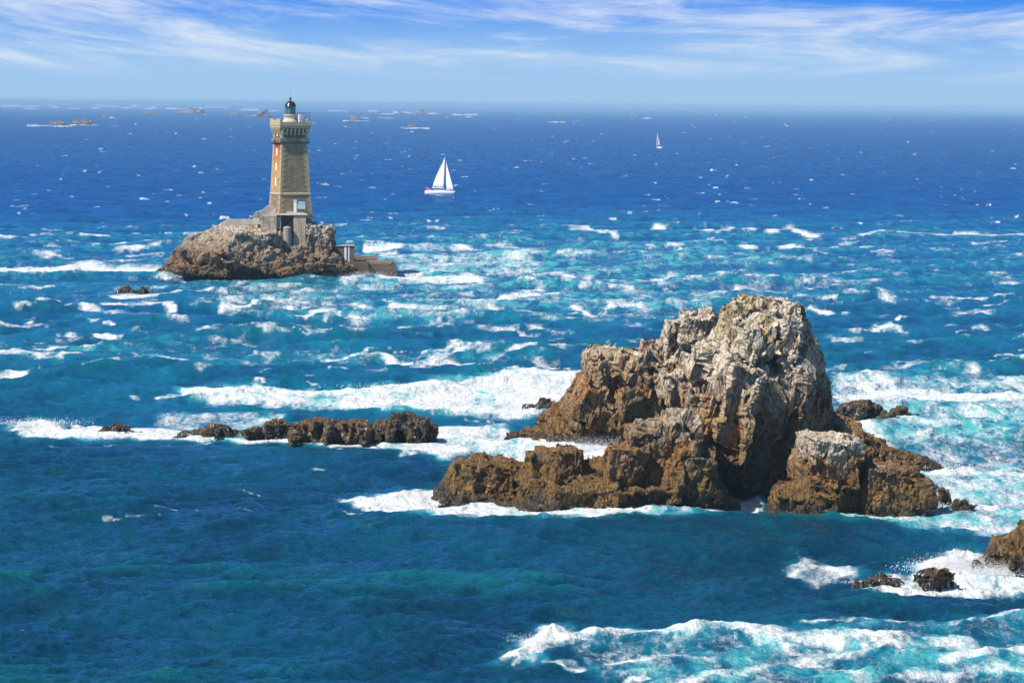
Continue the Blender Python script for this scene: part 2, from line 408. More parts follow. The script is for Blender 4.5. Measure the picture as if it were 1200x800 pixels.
rock('sea_stack', [
    ([(772, 560), (778, 480), (792, 440), (822, 408), (848, 380), (856, 354), (874, 347), (888, 353), (899, 348), (924, 345), (937, 355), (946, 368), (958, 379), (966, 397), (972, 420), (971, 438), (984, 460), (996, 490), (1008, 545), (1010, 570)], 305, 10, 11, dict(xc=872, pw=1.25, sh=.8)),
    ([(655, 530), (664, 480), (676, 452), (686, 434), (691, 417), (703, 405), (722, 401), (735, 406), (760, 401), (778, 393), (793, 370), (806, 363), (825, 360), (840, 368), (870, 372), (900, 420), (910, 550)], 343, 7, 9, dict(xc=800)),
    ([(588, 518), (612, 508), (640, 494), (664, 472), (700, 460), (750, 470), (800, 500), (800, 530)], 347, 6, 8, dict(xc=720)),
    ([(930, 470), (985, 480), (1000, 494), (1030, 507), (1048, 522), (1075, 526), (1090, 537), (1107, 548)], 325, 8, 8, dict(xc=960)),
], 0.145, MAIN, [(6.0, .7, 1.7), (2.6, .5, 2.1), (1.15, .55, 2.0), (0.5, .7, 1.7)], 'tall pale topped sea stack with brown flanks and low arms, the biggest rock', 'sea stack', tilt=0.34, amp=0.26, seed=3, lean=12, extra=stack_extra)

def fl_extra(bm, org):
    for i, b in enumerate([(552, 552, 295, 40, 36, 9, -6), (588, 556, 295, 36, 38, 9, 4), (640, 545, 292, 36, 34, 7, 0), (668, 540, 290.5, 34, 36, 6, 4), (762, 520, 290, 46, 40, 8, -10),
                           (800, 510, 289, 34, 60, 7, 6), (740, 545, 288, 60, 50, 8, 0), (800, 560, 287, 70, 60, 8, 6), (832, 582, 287.5, 40, 30, 7, 10), (690, 580, 287, 80, 30, 7, 0), (760, 585, 285.5, 80, 26, 6, 0)]):
        hull(bm, org, *b[:6], seed=140 + i, tilt=b[6])
rock('sea_rock', [
    ([(694, 590), (716, 522), (736, 501), (752, 500), (757, 490), (775, 483), (790, 476), (801, 484), (815, 520), (832, 552), (856, 584), (862, 600)], 290, 6, 6),
    ([(499, 583), (516, 562), (540, 538), (551, 532), (575, 536), (595, 533), (606, 543), (618, 560), (645, 590)], 296, 7, 6),
    ([(600, 590), (614, 545), (630, 528), (648, 523), (660, 518), (676, 530), (697, 543), (730, 548), (770, 545), (780, 590)], 292, 6, 5),
    ([(560, 594), (640, 572), (700, 560), (800, 545), (842, 572), (862, 600)], 288, 4.5, 5),
], 0.125, FRONT, [(3.8, .8, 1.3), (1.7, .65, 1.4), (0.8, .8, 1.2), (.42, .9, 1.1)], 'long brown weedy rock with a dark jagged peak in front of the tall stack', 'sea rock', tilt=0.40, amp=0.2, seed=21, lean=8, extra=fl_extra)
def fr_extra(bm, org):
    hull(bm, org, 968, 538, 285.5, 74, 56, 8, 3, 6, 26)
    for i, b in enumerate([(938, 585, 285, 64, 30, 7, 0), (975, 585, 284, 50, 30, 6, 0), (1030, 572, 285, 40, 56, 6, 4), (1065, 580, 285, 44, 44, 6, 8), (1045, 555, 287, 50, 26, 6, 0)]):
        hull(bm, org, *b[:6], seed=200 + i, tilt=b[6])
rock('sea_rock', [
    ([(1002, 600), (1007, 550), (1030, 543), (1050, 546), (1073, 556), (1088, 575), (1096, 604)], 286.5, 5, 5),
    ([(893, 604), (903, 583), (922, 568), (950, 563), (990, 573), (1010, 604)], 286, 5, 5),
    ([(930, 590), (934, 522), (946, 511), (974, 512), (997, 522), (1004, 535), (1008, 590)], 287.5, 4, 4),
], 0.115, FRONTR, [(3.4, .9, 1.2), (1.5, .7, 1.3), (0.7, .8, 1.2), (.38, .9, 1.1)], 'golden brown rock with a pale capped boulder, right of the gap of white water', 'sea rock', tilt=0.36, amp=0.16, seed=33, lean=5, extra=fr_extra)

small_sizes = [(2.2, .8, .9), (1.0, .8, .9), (.5, .9, .9)]
def small(name, outline, Ybase, mat, label, thick=None, vox=0.13, seed=0, grp=None, sizes=None, cat='rock', extra=None):
    cx = sum(p[0] for p in outline) / len(outline)
    if cat == 'rock': outline = [(cx + (a - cx) * 1.07, Ybase - (Ybase - b) * 1.16) for a, b in outline]
    D = sea_at(cx, Ybase)[1]
    wid = (max(p[0] for p in outline) - min(p[0] for p in outline)) * D / F
    th = thick or max(1.0, wid * 0.38)
    if cat == 'rock' and extra is None:
        rr = random.Random(seed); hp = Ybase - min(p[1] for p in outline); wp = max(p[0] for p in outline) - min(p[0] for p in outline)
        nb = max(3, min(9, int(wp / 9)))
        def extra(bm, org):
            for i in range(nb):
                x = min(p[0] for p in outline) + wp * (i + .5 + rr.uniform(-.3, .3)) / nb
                top = np.interp(x, [p[0] for p in outline], [p[1] for p in outline]); hh = (Ybase - top) * rr.uniform(.68, 1.02)
                hull(bm, org, x, Ybase - hh * .5, D + th * rr.uniform(-.35, .5), wp / nb * rr.uniform(.9, 1.4), hh, th * rr.uniform(.7, 1.2), seed * 10 + i, rr.uniform(-28, 28), 14)
    return rock(name, [([(a, Ybase - (Ybase - b) * .86) for a, b in outline] if cat == 'rock' else outline, D + th * 0.55, th, th, dict(zb=-1.5, pw=1.5, sh=.65, xshift=(seed % 3 - 1) * wid * .12))], vox, mat, sizes or small_sizes, label, cat, grp, 0.6, 0.3, seed, 5, extra, .35)
G1 = 'low rocks in a line of breaking water'
small('sea_rock', [(112, 508), (122, 500), (133, 492), (142, 494), (150, 501), (158, 510)], 511, LOW, 'pointed brown rock alone at the left end of the low chain of rocks', seed=51, grp=G1)
small('sea_rock', [(146, 509), (157, 503), (163, 504), (175, 507), (190, 512)], 512, LOW, 'small flat brown rock touching the pointed one at the end of the chain', seed=52, grp=G1)
small('sea_rock', [(210, 511), (222, 504), (232, 503), (240, 499), (254, 494), (264, 497), (272, 503), (284, 505), (291, 498), (298, 502), (303, 513)], 514, LOW, 'long low brown rock streaming with white water, second mass of the chain', seed=53, grp=G1, thick=6)
small('sea_rock', [(303, 513), (308, 498), (318, 493), (335, 494), (345, 498), (352, 512)], 516, LOW, 'squat brown rock in the middle of the chain, white water pouring down it', seed=54, grp=G1)
small('sea_rock', [(345, 512), (353, 500), (366, 489), (378, 487), (392, 490), (402, 489), (412, 491), (424, 488), (434, 494), (440, 516)], 521, LOW, 'broad knobbly brown rock next to the dark wedge at the chain\'s end', seed=55, grp=G1, thick=5)
small('sea_rock', [(436, 516), (441, 493), (455, 486), (474, 482), (490, 484), (500, 492), (508, 500)], 519, LOWD, 'dark wedge-shaped rock ending the low chain nearest the sea stack', seed=56, grp=G1, thick=5)
small('sea_rock', [(617, 476), (627, 470), (638, 465), (646, 469), (648, 479)], 480, LOWD, 'small dark rock in white foam behind the tall stack\'s low arm', seed=57)
small('sea_rock', [(562, 518), (570, 515), (580, 516), (588, 519)], 519, LOWD, 'tiny flat rock awash just off the low arm of the stack', seed=58, thick=1.2)
small('sea_rock', [(985, 487), (990, 470), (999, 466), (1012, 469), (1026, 471), (1032, 478), (1034, 489)], 491, LOWD, 'dark rounded rock with white trickles behind the stack on the foam side', seed=59, thick=4)
small('sea_rock', [(1024, 492), (1035, 481), (1044, 480), (1052, 487), (1062, 498)], 498, LOW, 'low wet slanting rock between two dark rocks behind the stack', seed=60, thick=3)
small('sea_rock', [(1042, 487), (1051, 475), (1058, 475), (1066, 482), (1072, 489)], 490, LOWD, 'dark pyramid rock farthest out in the foam behind the stack', seed=61, thick=3)
small('sea_rock', [(1096, 592), (1098, 576), (1103, 570), (1110, 573), (1112, 588)], 593, FRONT, 'small upright brown rock at the foot of the golden boulder rock', seed=62, thick=1.5)
small('sea_rock', [(1117, 592), (1122, 582), (1132, 583), (1140, 588), (1148, 599)], 600, FRONT, 'small golden split rock standing apart in the foam', seed=63, thick=1.6)
small('sea_rock', [(1140, 668), (1155, 650), (1168, 634), (1178, 628), (1190, 621), (1206, 612), (1230, 606), (1250, 625), (1265, 665)], 668, FRONT, 'steep brown rock cut off by the picture edge above white surf', seed=64, thick=5)
small('sea_rock', [(1072, 684), (1080, 670), (1092, 663), (1104, 665), (1120, 674)], 685, LOW, 'brown hump rock in surf beside the steep rock at the edge', seed=65, thick=2)
small('sea_rock', [(1020, 684), (1027, 674), (1036, 670), (1046, 675), (1060, 682)], 685, LOW, 'reddish low rock half covered by surf, next to the brown hump', seed=66, thick=1.6)
small('sea_rock', [(1000, 685), (1008, 681), (1016, 685)], 685, LOW, 'smallest rock tip at the end of the surf line', seed=67, thick=0.7)
small('sea_rock', [(136, 344), (141, 339), (147, 332), (151, 334), (156, 341)], 345, LOWD, 'black pointed rock in the channel near the lighthouse islet', seed=68, vox=.2, thick=2)
small('sea_rock', [(154, 344), (161, 338), (168, 336), (173, 340), (178, 344)], 345, LOWD, 'black rounded rock touching the pointed one near the islet', seed=69, vox=.2, thick=2)

# far reefs on the skyline water
far = [([(56, 147), (62, 141), (67, 140), (75, 142), (82, 147)], 147, 'twin peaked grey reef far out beyond the lighthouse islet, its west half'),
       ([(81, 146), (88, 140), (92, 141), (97, 142), (101, 138), (106, 141), (111, 146)], 146, 'taller knobbly grey reef beside the twin peaked far reef'),
       ([(120, 137), (123, 133), (126, 135), (129, 138)], 138, 'small dark pointed reef standing alone near the skyline'),
       ([(408, 141), (411, 135), (416, 134), (421, 136), (425, 141)], 141, 'dome shaped grey reef just beyond the lantern of the lighthouse'),
       ([(474, 149), (479, 146), (486, 146), (492, 149)], 149.5, 'low flat grey reef with a white line of surf, beyond the sailboat'),
       ([(162, 134), (170, 131), (178, 132), (186, 134)], 134.5, 'faint pinkish reef left of the far island rocks'),
       ([(205, 133), (214, 130), (222, 126), (232, 127), (240, 131)], 133, 'faint pinkish island reef ridge under white breakers'),
       ([(268, 134), (275, 131), (283, 134)], 134.5, 'faint small reef between the pinkish island reefs'),
       ([(283, 137), (292, 133), (300, 134), (306, 130), (312, 128), (317, 134), (320, 137)], 137.5, 'largest pinkish island reef close to the tower'),
       ([(433, 132), (438, 130), (445, 131), (448, 132)], 132.5, 'thin pale reef sliver near the skyline beyond the dome shaped reef'),
       ([(462, 134), (468, 130), (474, 133)], 134, 'faint grey reef with breakers on top, west end of the far pair'),
       ([(480, 133), (488, 129), (496, 129), (503, 133)], 133.5, 'faint grey long reef, east end of the far pair'),
       ([(518, 139), (525, 136), (532, 139)], 139, 'small reddish reef low on the water beyond the sailboat'),
       ([(535, 134), (540, 132), (545, 134)], 134.3, 'tiny reddish reef tip between white breakers'),
       ([(648, 138), (653, 136.5), (658, 136), (663, 138)], 138.3, 'pair of tiny reddish reef tips above a bright surf line'),
       ([(738, 140), (742, 136), (744, 140)], 140.2, 'tiny pink pointed reef alone under the empty skyline'),
       ([(38, 134), (41, 132), (43, 134)], 134.3, 'tiny pink reef tip left of the twin peaked reef')]
for i, (o_, yb, lab) in enumerate(far):
    D = sea_at(o_[0][0], yb)[1]; wpx = max(p[0] for p in o_) - min(p[0] for p in o_)
    small('reef', o_, yb, FAR, lab, thick=wpx * D / F * 0.4, vox=wpx * D / F / 26, seed=300 + i, grp='far reefs near the skyline', sizes=[(wpx * D / F / 4, 1, .6), (wpx * D / F / 8, 1, .7)], cat='reef')

# ------------------------------------------------------------------ lighthouse islet
DI = 681.0
def isle_extra(bm, org):
    for i, b in enumerate([(240, 300, 660, 54, 30, 14, -10), (268, 292, 659, 60, 36, 14, -12), (305, 286, 658, 50, 30, 12, 0), (285, 308, 657, 80, 28, 12, 0), (330, 306, 657, 60, 28, 12, 8),
                           (372, 284, 664, 30, 44, 12, 6), (384, 276, 668, 14, 22, 10, 0), (240, 316, 657, 66, 14, 10, 0), (350, 314, 658, 70, 14, 10, 0), (398, 314, 660, 36, 12, 10, 0), (380, 304, 661, 40, 16, 10, 0)]):
        hull(bm, org, b[0], b[1], b[2] + 13, *b[3:6], seed=400 + i, tilt=b[6])
rock('islet', [
    ([(179, 328), (186, 316), (196, 303), (206, 292), (216, 284), (228, 277), (240, 272), (250, 265), (262, 260), (280, 258), (297, 253), (314, 256), (340, 257), (364, 257), (372, 261), (376, 267), (384, 269), (387, 277), (395, 295), (402, 306), (410, 328)], DI, 12, 12, dict(xc=310, pw=2.0)),
], 0.21, ISLE, [(5.0, .9, 0.7), (2.4, .8, 0.8), (1.2, .8, 0.8)], 'pale topped rocky islet carrying the stone lighthouse', 'islet', tilt=0.42, amp=0.26, seed=71, lean=-25, extra=isle_extra, snap=.40)

# ------------------------------------------------------------------ lighthouse
def masonry(name, c1, c2, cm, sx=1.0, stain_shade=None, bw=0.9, rh=0.42):
    m = NT(name); O = m.obj(); x, y, z = m.sep(O)
    v = m.comb(m.math('ADD', x, y), z, 0.0)
    b = m.n.new('ShaderNodeTexBrick'); m.link(v, b.inputs['Vector']); b.inputs['Scale'].default_value = 1.0
    b.inputs['Brick Width'].default_value = bw; b.inputs['Row Height'].default_value = rh; b.inputs['Mortar Size'].default_value = 0.035
    m.put(b.inputs['Color1'], c1); m.put(b.inputs['Color2'], c2); m.put(b.inputs['Mortar'], cm); b.inputs['Bias'].default_value = -0.1
    n1 = m.noise(O, 0.6, 6, 0.65); n2 = m.noise(O, 5, 5, 0.7)
    c = m.mix(m.math('MULTIPLY', m.sm(n1, .45, .7), .5), b.outputs['Color'], tuple(k * 0.55 for k in c1))
    c = m.mix(m.math('MULTIPLY', m.sm(n2, .48, .7), .5), c, (0.09, 0.07, 0.05))
    st = m.noise(m.vscale(O, (2.0, 2.0, 0.12)), 1.2, 4, 0.6)
    c = m.mix(m.math('MULTIPLY', m.sm(st, .52, .66), .6), c, (0.20, 0.095, 0.03))
    if stain_shade:   # rust run down from the iron gallery over the weather face
        f = m.math('MULTIPLY', m.sm(x, -2.8, -3.0), m.sm(z, 4.6, 5.6))
        f = m.math('MULTIPLY', f, m.math('ADD', m.sm(z, 6.0, 16.0, .45, 1.0), m.math('MULTIPLY', m.math('SUBTRACT', n1, .5), 2.4)), None, True)
        c = m.mix(f, c, m.mix(m.sm(m.math('ADD', z, m.math('MULTIPLY', m.math('SUBTRACT', n1, .5), 9.0)), 7, 15), (0.68, 0.36, 0.07), (0.55, 0.13, 0.012)))
        f3 = m.math('MULTIPLY', m.math('MULTIPLY', m.sm(x, 0.5, -2.9), m.sm(z, 9.0, 16.2)), m.sm(st, .40, .58), None, True)
        c = m.mix(m.math('MULTIPLY', f3, .55), c, (0.36, 0.12, 0.02))
        f2 = m.math('MULTIPLY', m.math('MULTIPLY', m.sm(x, -2.7, -2.95), m.sm(z, 14.4, 15.6)), m.math('SUBTRACT', 1.0, m.sm(z, 16.1, 16.2)))
        c = m.mix(m.math('MULTIPLY', f2, .85), c, (0.13, 0.022, 0.012))
    if stain_shade: c = m.mix(m.math('MULTIPLY', m.sm(z, 16.9, 17.6), m.sm(n1, .25, .55, .45, .8)), c, (0.055, 0.06, 0.05))  # painted shade: stone darkened between the corbels, below the cornice
    bp = m.bump(b.outputs['Fac'], 0.6, -0.04); bp = m.bump(n2, .5, .04, bp)
    return m.set(Base_Color=c, Roughness=0.85, Normal=bp)
STONE = masonry('granite_masonry', (0.33, 0.24, 0.12), (0.165, 0.12, 0.065), (0.40, 0.30, 0.165), stain_shade=True)
STONE2 = masonry('rubble_masonry', (0.36, 0.30, 0.22), (0.22, 0.18, 0.13), (0.40, 0.35, 0.28), bw=.7, rh=.35)
QUOIN = simple('dressed_stone', (0.44, 0.34, 0.20), 0.8, var=.35, scale=1.5)
CREAM = simple('cream_render', (0.50, 0.44, 0.33), 0.8, var=.2)
WHITE = simple('white_paint', (0.80, 0.80, 0.78), 0.5, var=.06)
BLACK = simple('black_dome_paint', (0.018, 0.018, 0.022), 0.28)
IRON = simple('weathered_iron', (0.10, 0.10, 0.10), 0.55, 0.4)
TEAL = simple('green_gallery_paint', (0.09, 0.24, 0.20), 0.6, var=.5, scale=1.2)
RUST = simple('rusty_iron', (0.16, 0.05, 0.02), 0.85, var=.5)
DARK = simple('dark_opening', (0.02, 0.02, 0.022), 0.7)
CONC = simple('grey_concrete', (0.33, 0.32, 0.29), 0.9, var=.35, scale=.8)
PALE = simple('pale_concrete', (0.54, 0.47, 0.37), 0.9, var=.45, scale=.7)
BLUEP = simple('pale_blue_paint', (0.32, 0.47, 0.48), 0.7, var=.6, scale=1.6)
GREY = simple('dark_stone', (0.13, 0.105, 0.075), 0.85, var=.4, scale=.9)
WOOD = simple('weathered_timber', (0.30, 0.22, 0.13), 0.85, var=.4)
glm = NT('lantern_glass'); GLASS = glm.set(Base_Color=(0.12, 0.25, 0.25), Roughness=0.06, IOR=1.5)

ZB = H - (250 - (HORIZ - 260 * ROLL)) * DI / F
tb = at(340.2, 250, DI)
lh = empty('lighthouse', (tb[0], DI, ZB), R(22.7), 'square stone lighthouse with black domed lantern and rust stained side', 'lighthouse')
lh.scale = (DI / 668.0,) * 3
hw = lambda z: 3.95 - .33 * max(0, z) / 4.4 if z <= 4.4 else 3.56 - .47 * min(1, (z - 4.4) / 11.8)
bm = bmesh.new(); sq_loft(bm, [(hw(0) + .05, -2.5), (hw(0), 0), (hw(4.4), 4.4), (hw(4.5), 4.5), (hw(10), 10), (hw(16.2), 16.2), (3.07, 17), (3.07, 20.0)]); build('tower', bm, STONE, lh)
bm = bmesh.new(); h = hw(4.6); sq_loft(bm, [(h + .02, 4.3), (h + .2, 4.42), (h + .2, 4.72), (h - .02, 4.9)]); build('string_course', bm, QUOIN, lh)
for sx in (-1, 1):
    for sy in (-1, 1):
        bm = bmesh.new(); z = 0.0; k = 0
        loft(bm, [[(sx * (hh_ + .012) * a_ + sx * (hh_ - .5) * (1 - a_), sy * (hh_ + .012) * b2 + sy * (hh_ - .5) * (1 - b2), zz_) for a_, b2 in ((0, 0), (1, 0), (1, 1), (0, 1))] for zz_, hh_ in ((.0, hw(0)), (4.3, hw(4.3)), (16.1, hw(16.1)), (17, 3.07), (19.4, 3.07))]); bmesh.ops.recalc_face_normals(bm, faces=bm.faces[:])
        while z < 19.2:
            h = hw(z + .3) if z < 16 else 3.07
            a, b_ = (1.05, .6) if k % 2 else (.6, 1.05)
            if not (4.2 < z + .3 < 5.0 or 15.9 < z + .3 < 16.9):
                x0, x1 = sorted((sx * (h + .035), sx * (h - a))); y0, y1 = sorted((sy * (h + .035), sy * (h - b_)))
                box(bm, x0, x1, y0, y1, z + .02, z + .56, .02)
            z += .58; k += 1
        build('quoins', bm, QUOIN, lh)
for z, hh in ((1.4, 2.0), (6.3, 1.9), (9.8, 1.7), (13.2, 1.7), (17.6, 1.9)):   # slit windows in the stained face
    h = hw(z + hh / 2) if z < 16 else 3.07
    bm = bmesh.new(); box(bm, -h - .10, -h + .3, -.42, .42, z, z + hh, .02); f = build('window', bm, WHITE if z > 5 else QUOIN, lh)
    bm = bmesh.new(); box(bm, -h - .13, -h - .09, -.2, .2, z + .18, z + hh - .18); build('pane', bm, WHITE if z > 5 else DARK, f)
# iron walkway round the tower with green railing
bm = bmesh.new(); sq_loft(bm, [(3.06, 15.95), (3.52, 16.15), (3.56, 16.35), (3.0, 16.42)]); build('walkway', bm, RUST, lh)
bm = bmesh.new()
for sgn in (-1, 1):
    for zz in (16.75, 17.15):
        tube(bm, (-3.48, sgn * 3.48, zz), (3.48, sgn * 3.48, zz), .035, 6); tube(bm, (sgn * 3.48, -3.48, zz), (sgn * 3.48, 3.48, zz), .035, 6)
    for i in range(11):
        t = -3.48 + i * .696
        tube(bm, (t, sgn * 3.48, 16.3), (t, sgn * 3.48, 17.2), .035, 6); tube(bm, (sgn * 3.48, t, 16.3), (sgn * 3.48, t, 17.2), .035, 6)
    for (a, b_) in ((-3.5, -2.6), (1.2, 3.5)) if sgn < 0 else ():
        box(bm, a, b_, -3.50, -3.46, 16.4, 17.1); box(bm, -3.50, -3.46, a, b_, 16.4, 17.1)
build('walkway_railing', bm, TEAL, lh)
# machicolated gallery
for side in range(4):
    Rz = Matrix.Rotation(side * math.pi / 2, 4, 'Z')
    for i in range(7):
        t = -2.82 + i * .94
        bm = bmesh.new()
        prof = [(-3.1, 17.9), (-3.22, 17.9), (-3.30, 18.35), (-3.46, 18.4), (-3.50, 18.9), (-3.64, 18.95), (-3.66, 19.5), (-3.1, 19.5)]
        loft(bm, [[(t - .2, y, z) for y, z in prof], [(t + .2, y, z) for y, z in prof]])
        bmesh.ops.recalc_face_normals(bm, faces=bm.faces[:]); bm.transform(Rz); build('corbel', bm, QUOIN, lh)
bm = bmesh.new(); sq_loft(bm, [(3.60, 19.5), (3.66, 19.6), (3.66, 20.0), (3.76, 20.1), (3.76, 20.3), (3.6, 20.34)]); build('cornice', bm, QUOIN, lh)
bm = bmesh.new()
for sgn in (-1, 1):
    box(bm, -3.7, -3.35, *sorted((sgn * 3.70, sgn * 1.2)), 20.3, 21.55, .05)
    box(bm, 3.35, 3.7, *sorted((sgn * 3.70, sgn * 2.2)), 20.3, 21.0, .05)
box(bm, -3.66, -3.40, -1.2, 1.2, 20.3, 21.35); box(bm, 3.40, 3.66, -2.2, 2.2, 20.3, 20.95)
box(bm, -3.35, 3.35, -3.68, -3.40, 20.3, 20.85, .03); box(bm, -3.35, 3.35, 3.40, 3.68, 20.3, 20.85, .03)
build('parapet', bm, QUOIN, lh)
bm = bmesh.new(); lathe(bm, [(1.75, 20.2), (1.75, 21.3), (1.5, 21.35), (1.5, 22.2), (1.62, 22.25), (1.62, 22.45), (1.3, 22.5)], n=28); build('lantern_base', bm, CREAM, lh, True)
lr = bmesh.new(); lathe(lr, [(1.12, 22.4), (1.12, 24.35)], n=16); lant = build('lantern_room', lr, GLASS, lh)
bm = bmesh.new()
for i in range(10):
    a = 2 * math.pi * i / 10; tube(bm, (1.17 * math.cos(a), 1.17 * math.sin(a), 22.4), (1.17 * math.cos(a), 1.17 * math.sin(a), 24.35), .05, 6)
for z in (22.5, 23.1, 23.75, 24.3): lathe(bm, [(1.14, z), (1.22, z), (1.22, z + .07), (1.14, z + .07)], n=20, cap=False)
build('glazing_bar', bm, IRON, lant)
bm = bmesh.new(); lathe(bm, [(1.34, 24.3), (1.38, 24.42), (1.25, 24.5), (1.18, 24.85), (.98, 25.2), (.66, 25.47), (.3, 25.6), (.12, 25.66)], n=28); dome = build('dome', bm, BLACK, lh, True)
bm = bmesh.new(); lathe(bm, [(.11, 25.6), (.11, 25.8), (.26, 25.95), (.3, 26.1), (.24, 26.28), (.08, 26.42), (.025, 26.5), (.02, 27.7)], n=14); build('finial', bm, BLACK, dome, True)
bm = bmesh.new(); box(bm, 1.15, 1.95, -2.9, -2.2, 20.3, 22.55, .04); build('cabinet', bm, WHITE, lh)
bm = bmesh.new()
for a, b_ in (((1.0, -3.5), (3.5, -3.5)), ((3.5, -3.5), (3.5, 3.4)), ((1.0, 3.4), (3.5, 3.4))):
    for zz in (21.5, 22.2, 22.95): tube(bm, (*a, zz), (*b_, zz), .025, 6)
    for i in range(6):
        p = [a[j] + (b_[j] - a[j]) * i / 5 for j in (0, 1)]; tube(bm, (*p, 20.3), (*p, 23.0), .035, 6)
build('gallery_railing', bm, IRON, lh)
bm = bmesh.new(); lathe(bm, [(.05, 0), (.45, .07), (.62, .2), (.58, .2), (.42, .12), (.05, .06)], n=20)
bm.transform(Matrix.Translation((2.6, -2.9, 21.8)) @ Matrix.Rotation(R(90), 4, 'X')); dish = build('dish', bm, WHITE, lh, True)
bm = bmesh.new(); tube(bm, (2.6, -2.8, 20.3), (2.6, -2.8, 21.8), .06); build('dish_post', bm, IRON, dish)

# terrace and small works round the foot of the tower (own frame, turned with the tower)
S = DI / F
def loc_of(px, py, D): return at(px, py, D)
g = at(340.2, 250, DI)
ter = empty('terrace', (g[0], DI, 0), R(4.4), 'stone terrace under the tower with a dark recess and retaining wall', 'terrace')
def X(px): return (px - 340.2) * S
def Z(py): return H - (py - (HORIZ + (340 - 600) * ROLL)) * S
bm = bmesh.new()
box(bm, X(306), X(324.5), -7.6, 3, Z(276), Z(250.6), .06); box(bm, X(344), X(358.5), -8.2, 3, Z(286), Z(251), .08); box(bm, X(324.5), X(344), -4.0, 3, Z(272), Z(250.8))
build('retaining_wall', bm, masonry('terrace_masonry', (0.55, 0.46, 0.33), (0.36, 0.29, 0.20), (0.6, 0.52, 0.40), bw=1.1, rh=.5), ter)
bm = bmesh.new(); box(bm, X(323.5), X(360), -8.45, -3.3, Z(250.4), Z(249.0), .04); build('slab', bm, PALE, ter)
bm = bmesh.new()
loft(bm, [[(X(333.5), y, Z(264)), (X(344), y, Z(264)), (X(344), y, Z(253))] for y in (-7.4, -4.0)])
bmesh.ops.recalc_face_normals(bm, faces=bm.faces[:]); build('stair', bm, RUST, ter)
bm = bmesh.new(); box(bm, X(325), X(329.5), -7.3, -4.0, Z(266), Z(252)); bd = build('porch', bm, CONC, ter)
bm = bmesh.new(); box(bm, X(326), X(328), -7.36, -7.28, Z(264), Z(256)); build('door', bm, simple('dark_green_paint', (0.03, 0.10, 0.09)), bd)
bm = bmesh.new(); box(bm, X(336), X(345), -6.0, -5.6, Z(249), Z(246.4)); build('low_wall', bm, PALE, ter)
bm = bmesh.new(); box(bm, X(348), X(357), -6.0, -5.6, Z(249), Z(247.2)); build('low_wall', bm, PALE, ter)
def ted(name, bm, mat, label, cat, group=None, smooth=False, at0=None):
    o = build(name, bm, mat, None, smooth); o.location = (g[0], DI, 0); o.rotation_euler = (0, 0, R(4.4)); return tag(o, label, cat, group)
bm = bmesh.new(); lathe(bm, [(.88, Z(288)), (.88, Z(265.5)), (.92, Z(265.3)), (.92, Z(264.6)), (.7, Z(263.4)), (.05, Z(262.8))], X(336.6), -8.6, 22); ted('tank', bm, CONC, 'grey round concrete tank with domed pale lid below the terrace', 'tank')
bm = bmesh.new(); box(bm, X(344.2), X(347.6), -5.4, -4.6, Z(249.2), Z(234.2), .05); box(bm, X(343.9), X(347.9), -5.5, -4.5, Z(234.2), Z(233.2), .03); ted('pillar', bm, WHITE, 'white square pillar standing before the foot of the tower', 'pillar')
bm = bmesh.new(); box(bm, X(348.6), X(357.6), -5.3, -5.1, Z(243.6), Z(235.0), .03)
pn = ted('panel', bm, BLUEP, 'pale blue board leaning by the white pillar at the tower foot', 'panel')
bm = bmesh.new(); tube(bm, (X(350), -5.2, Z(249.3)), (X(350), -5.2, Z(243.5)), .08); build('leg', bm, IRON, pn); bm = bmesh.new(); tube(bm, (X(356), -5.2, Z(249.3)), (X(356), -5.2, Z(243.5)), .08); build('leg', bm, IRON, pn)
bm = bmesh.new(); box(bm, X(265.5), X(266.3), -9.0, -8.2, Z(262), Z(252)); box(bm, X(266.3), X(306), -9.0, -8.6, Z(261), Z(254.8), .04); ted('boundary_wall', bm, PALE, 'long pale concrete wall along the islet top', 'wall')
bm = bmesh.new()
for a, b_ in (((303, 250), (316, 262)), ((303, 246.5), (316, 258.5))): tube(bm, (X(a[0]), -9.2, Z(a[1])), (X(b_[0]), -9.2, Z(b_[1])), .07)
for px, y0, y1 in ((303, 254, 246.3), (309.5, 260, 252.3), (316, 266, 258.2)): tube(bm, (X(px), -9.2, Z(y0)), (X(px), -9.2, Z(y1)), .07)
ted('handrail', bm, IRON, 'thin dark sloping handrail on the pale wall below the tower', 'handrail')
bm = bmesh.new()
prof = [(295, 254), (300, 247.5), (308, 245), (313, 240.5), (316, 240), (318, 254)]
loft(bm, [[(X(a), y, Z(b_)) for a, b_ in prof] for y in (-5.5, -2)]); bmesh.ops.recalc_face_normals(bm, faces=bm.faces[:])
ted('ramp_wall', bm, CONC, 'curved grey ramp wall rising to the tower corner', 'wall')
bm = bmesh.new()
for k in range(9): box(bm, X(315 + k * .9), X(315 + (k + 1) * .9), -7.0, -5.6, Z(252), Z(249.5 - k * 1.0))
ted('stairs', bm, PALE, 'short pale stone steps against the sunlit tower corner', 'stairs')
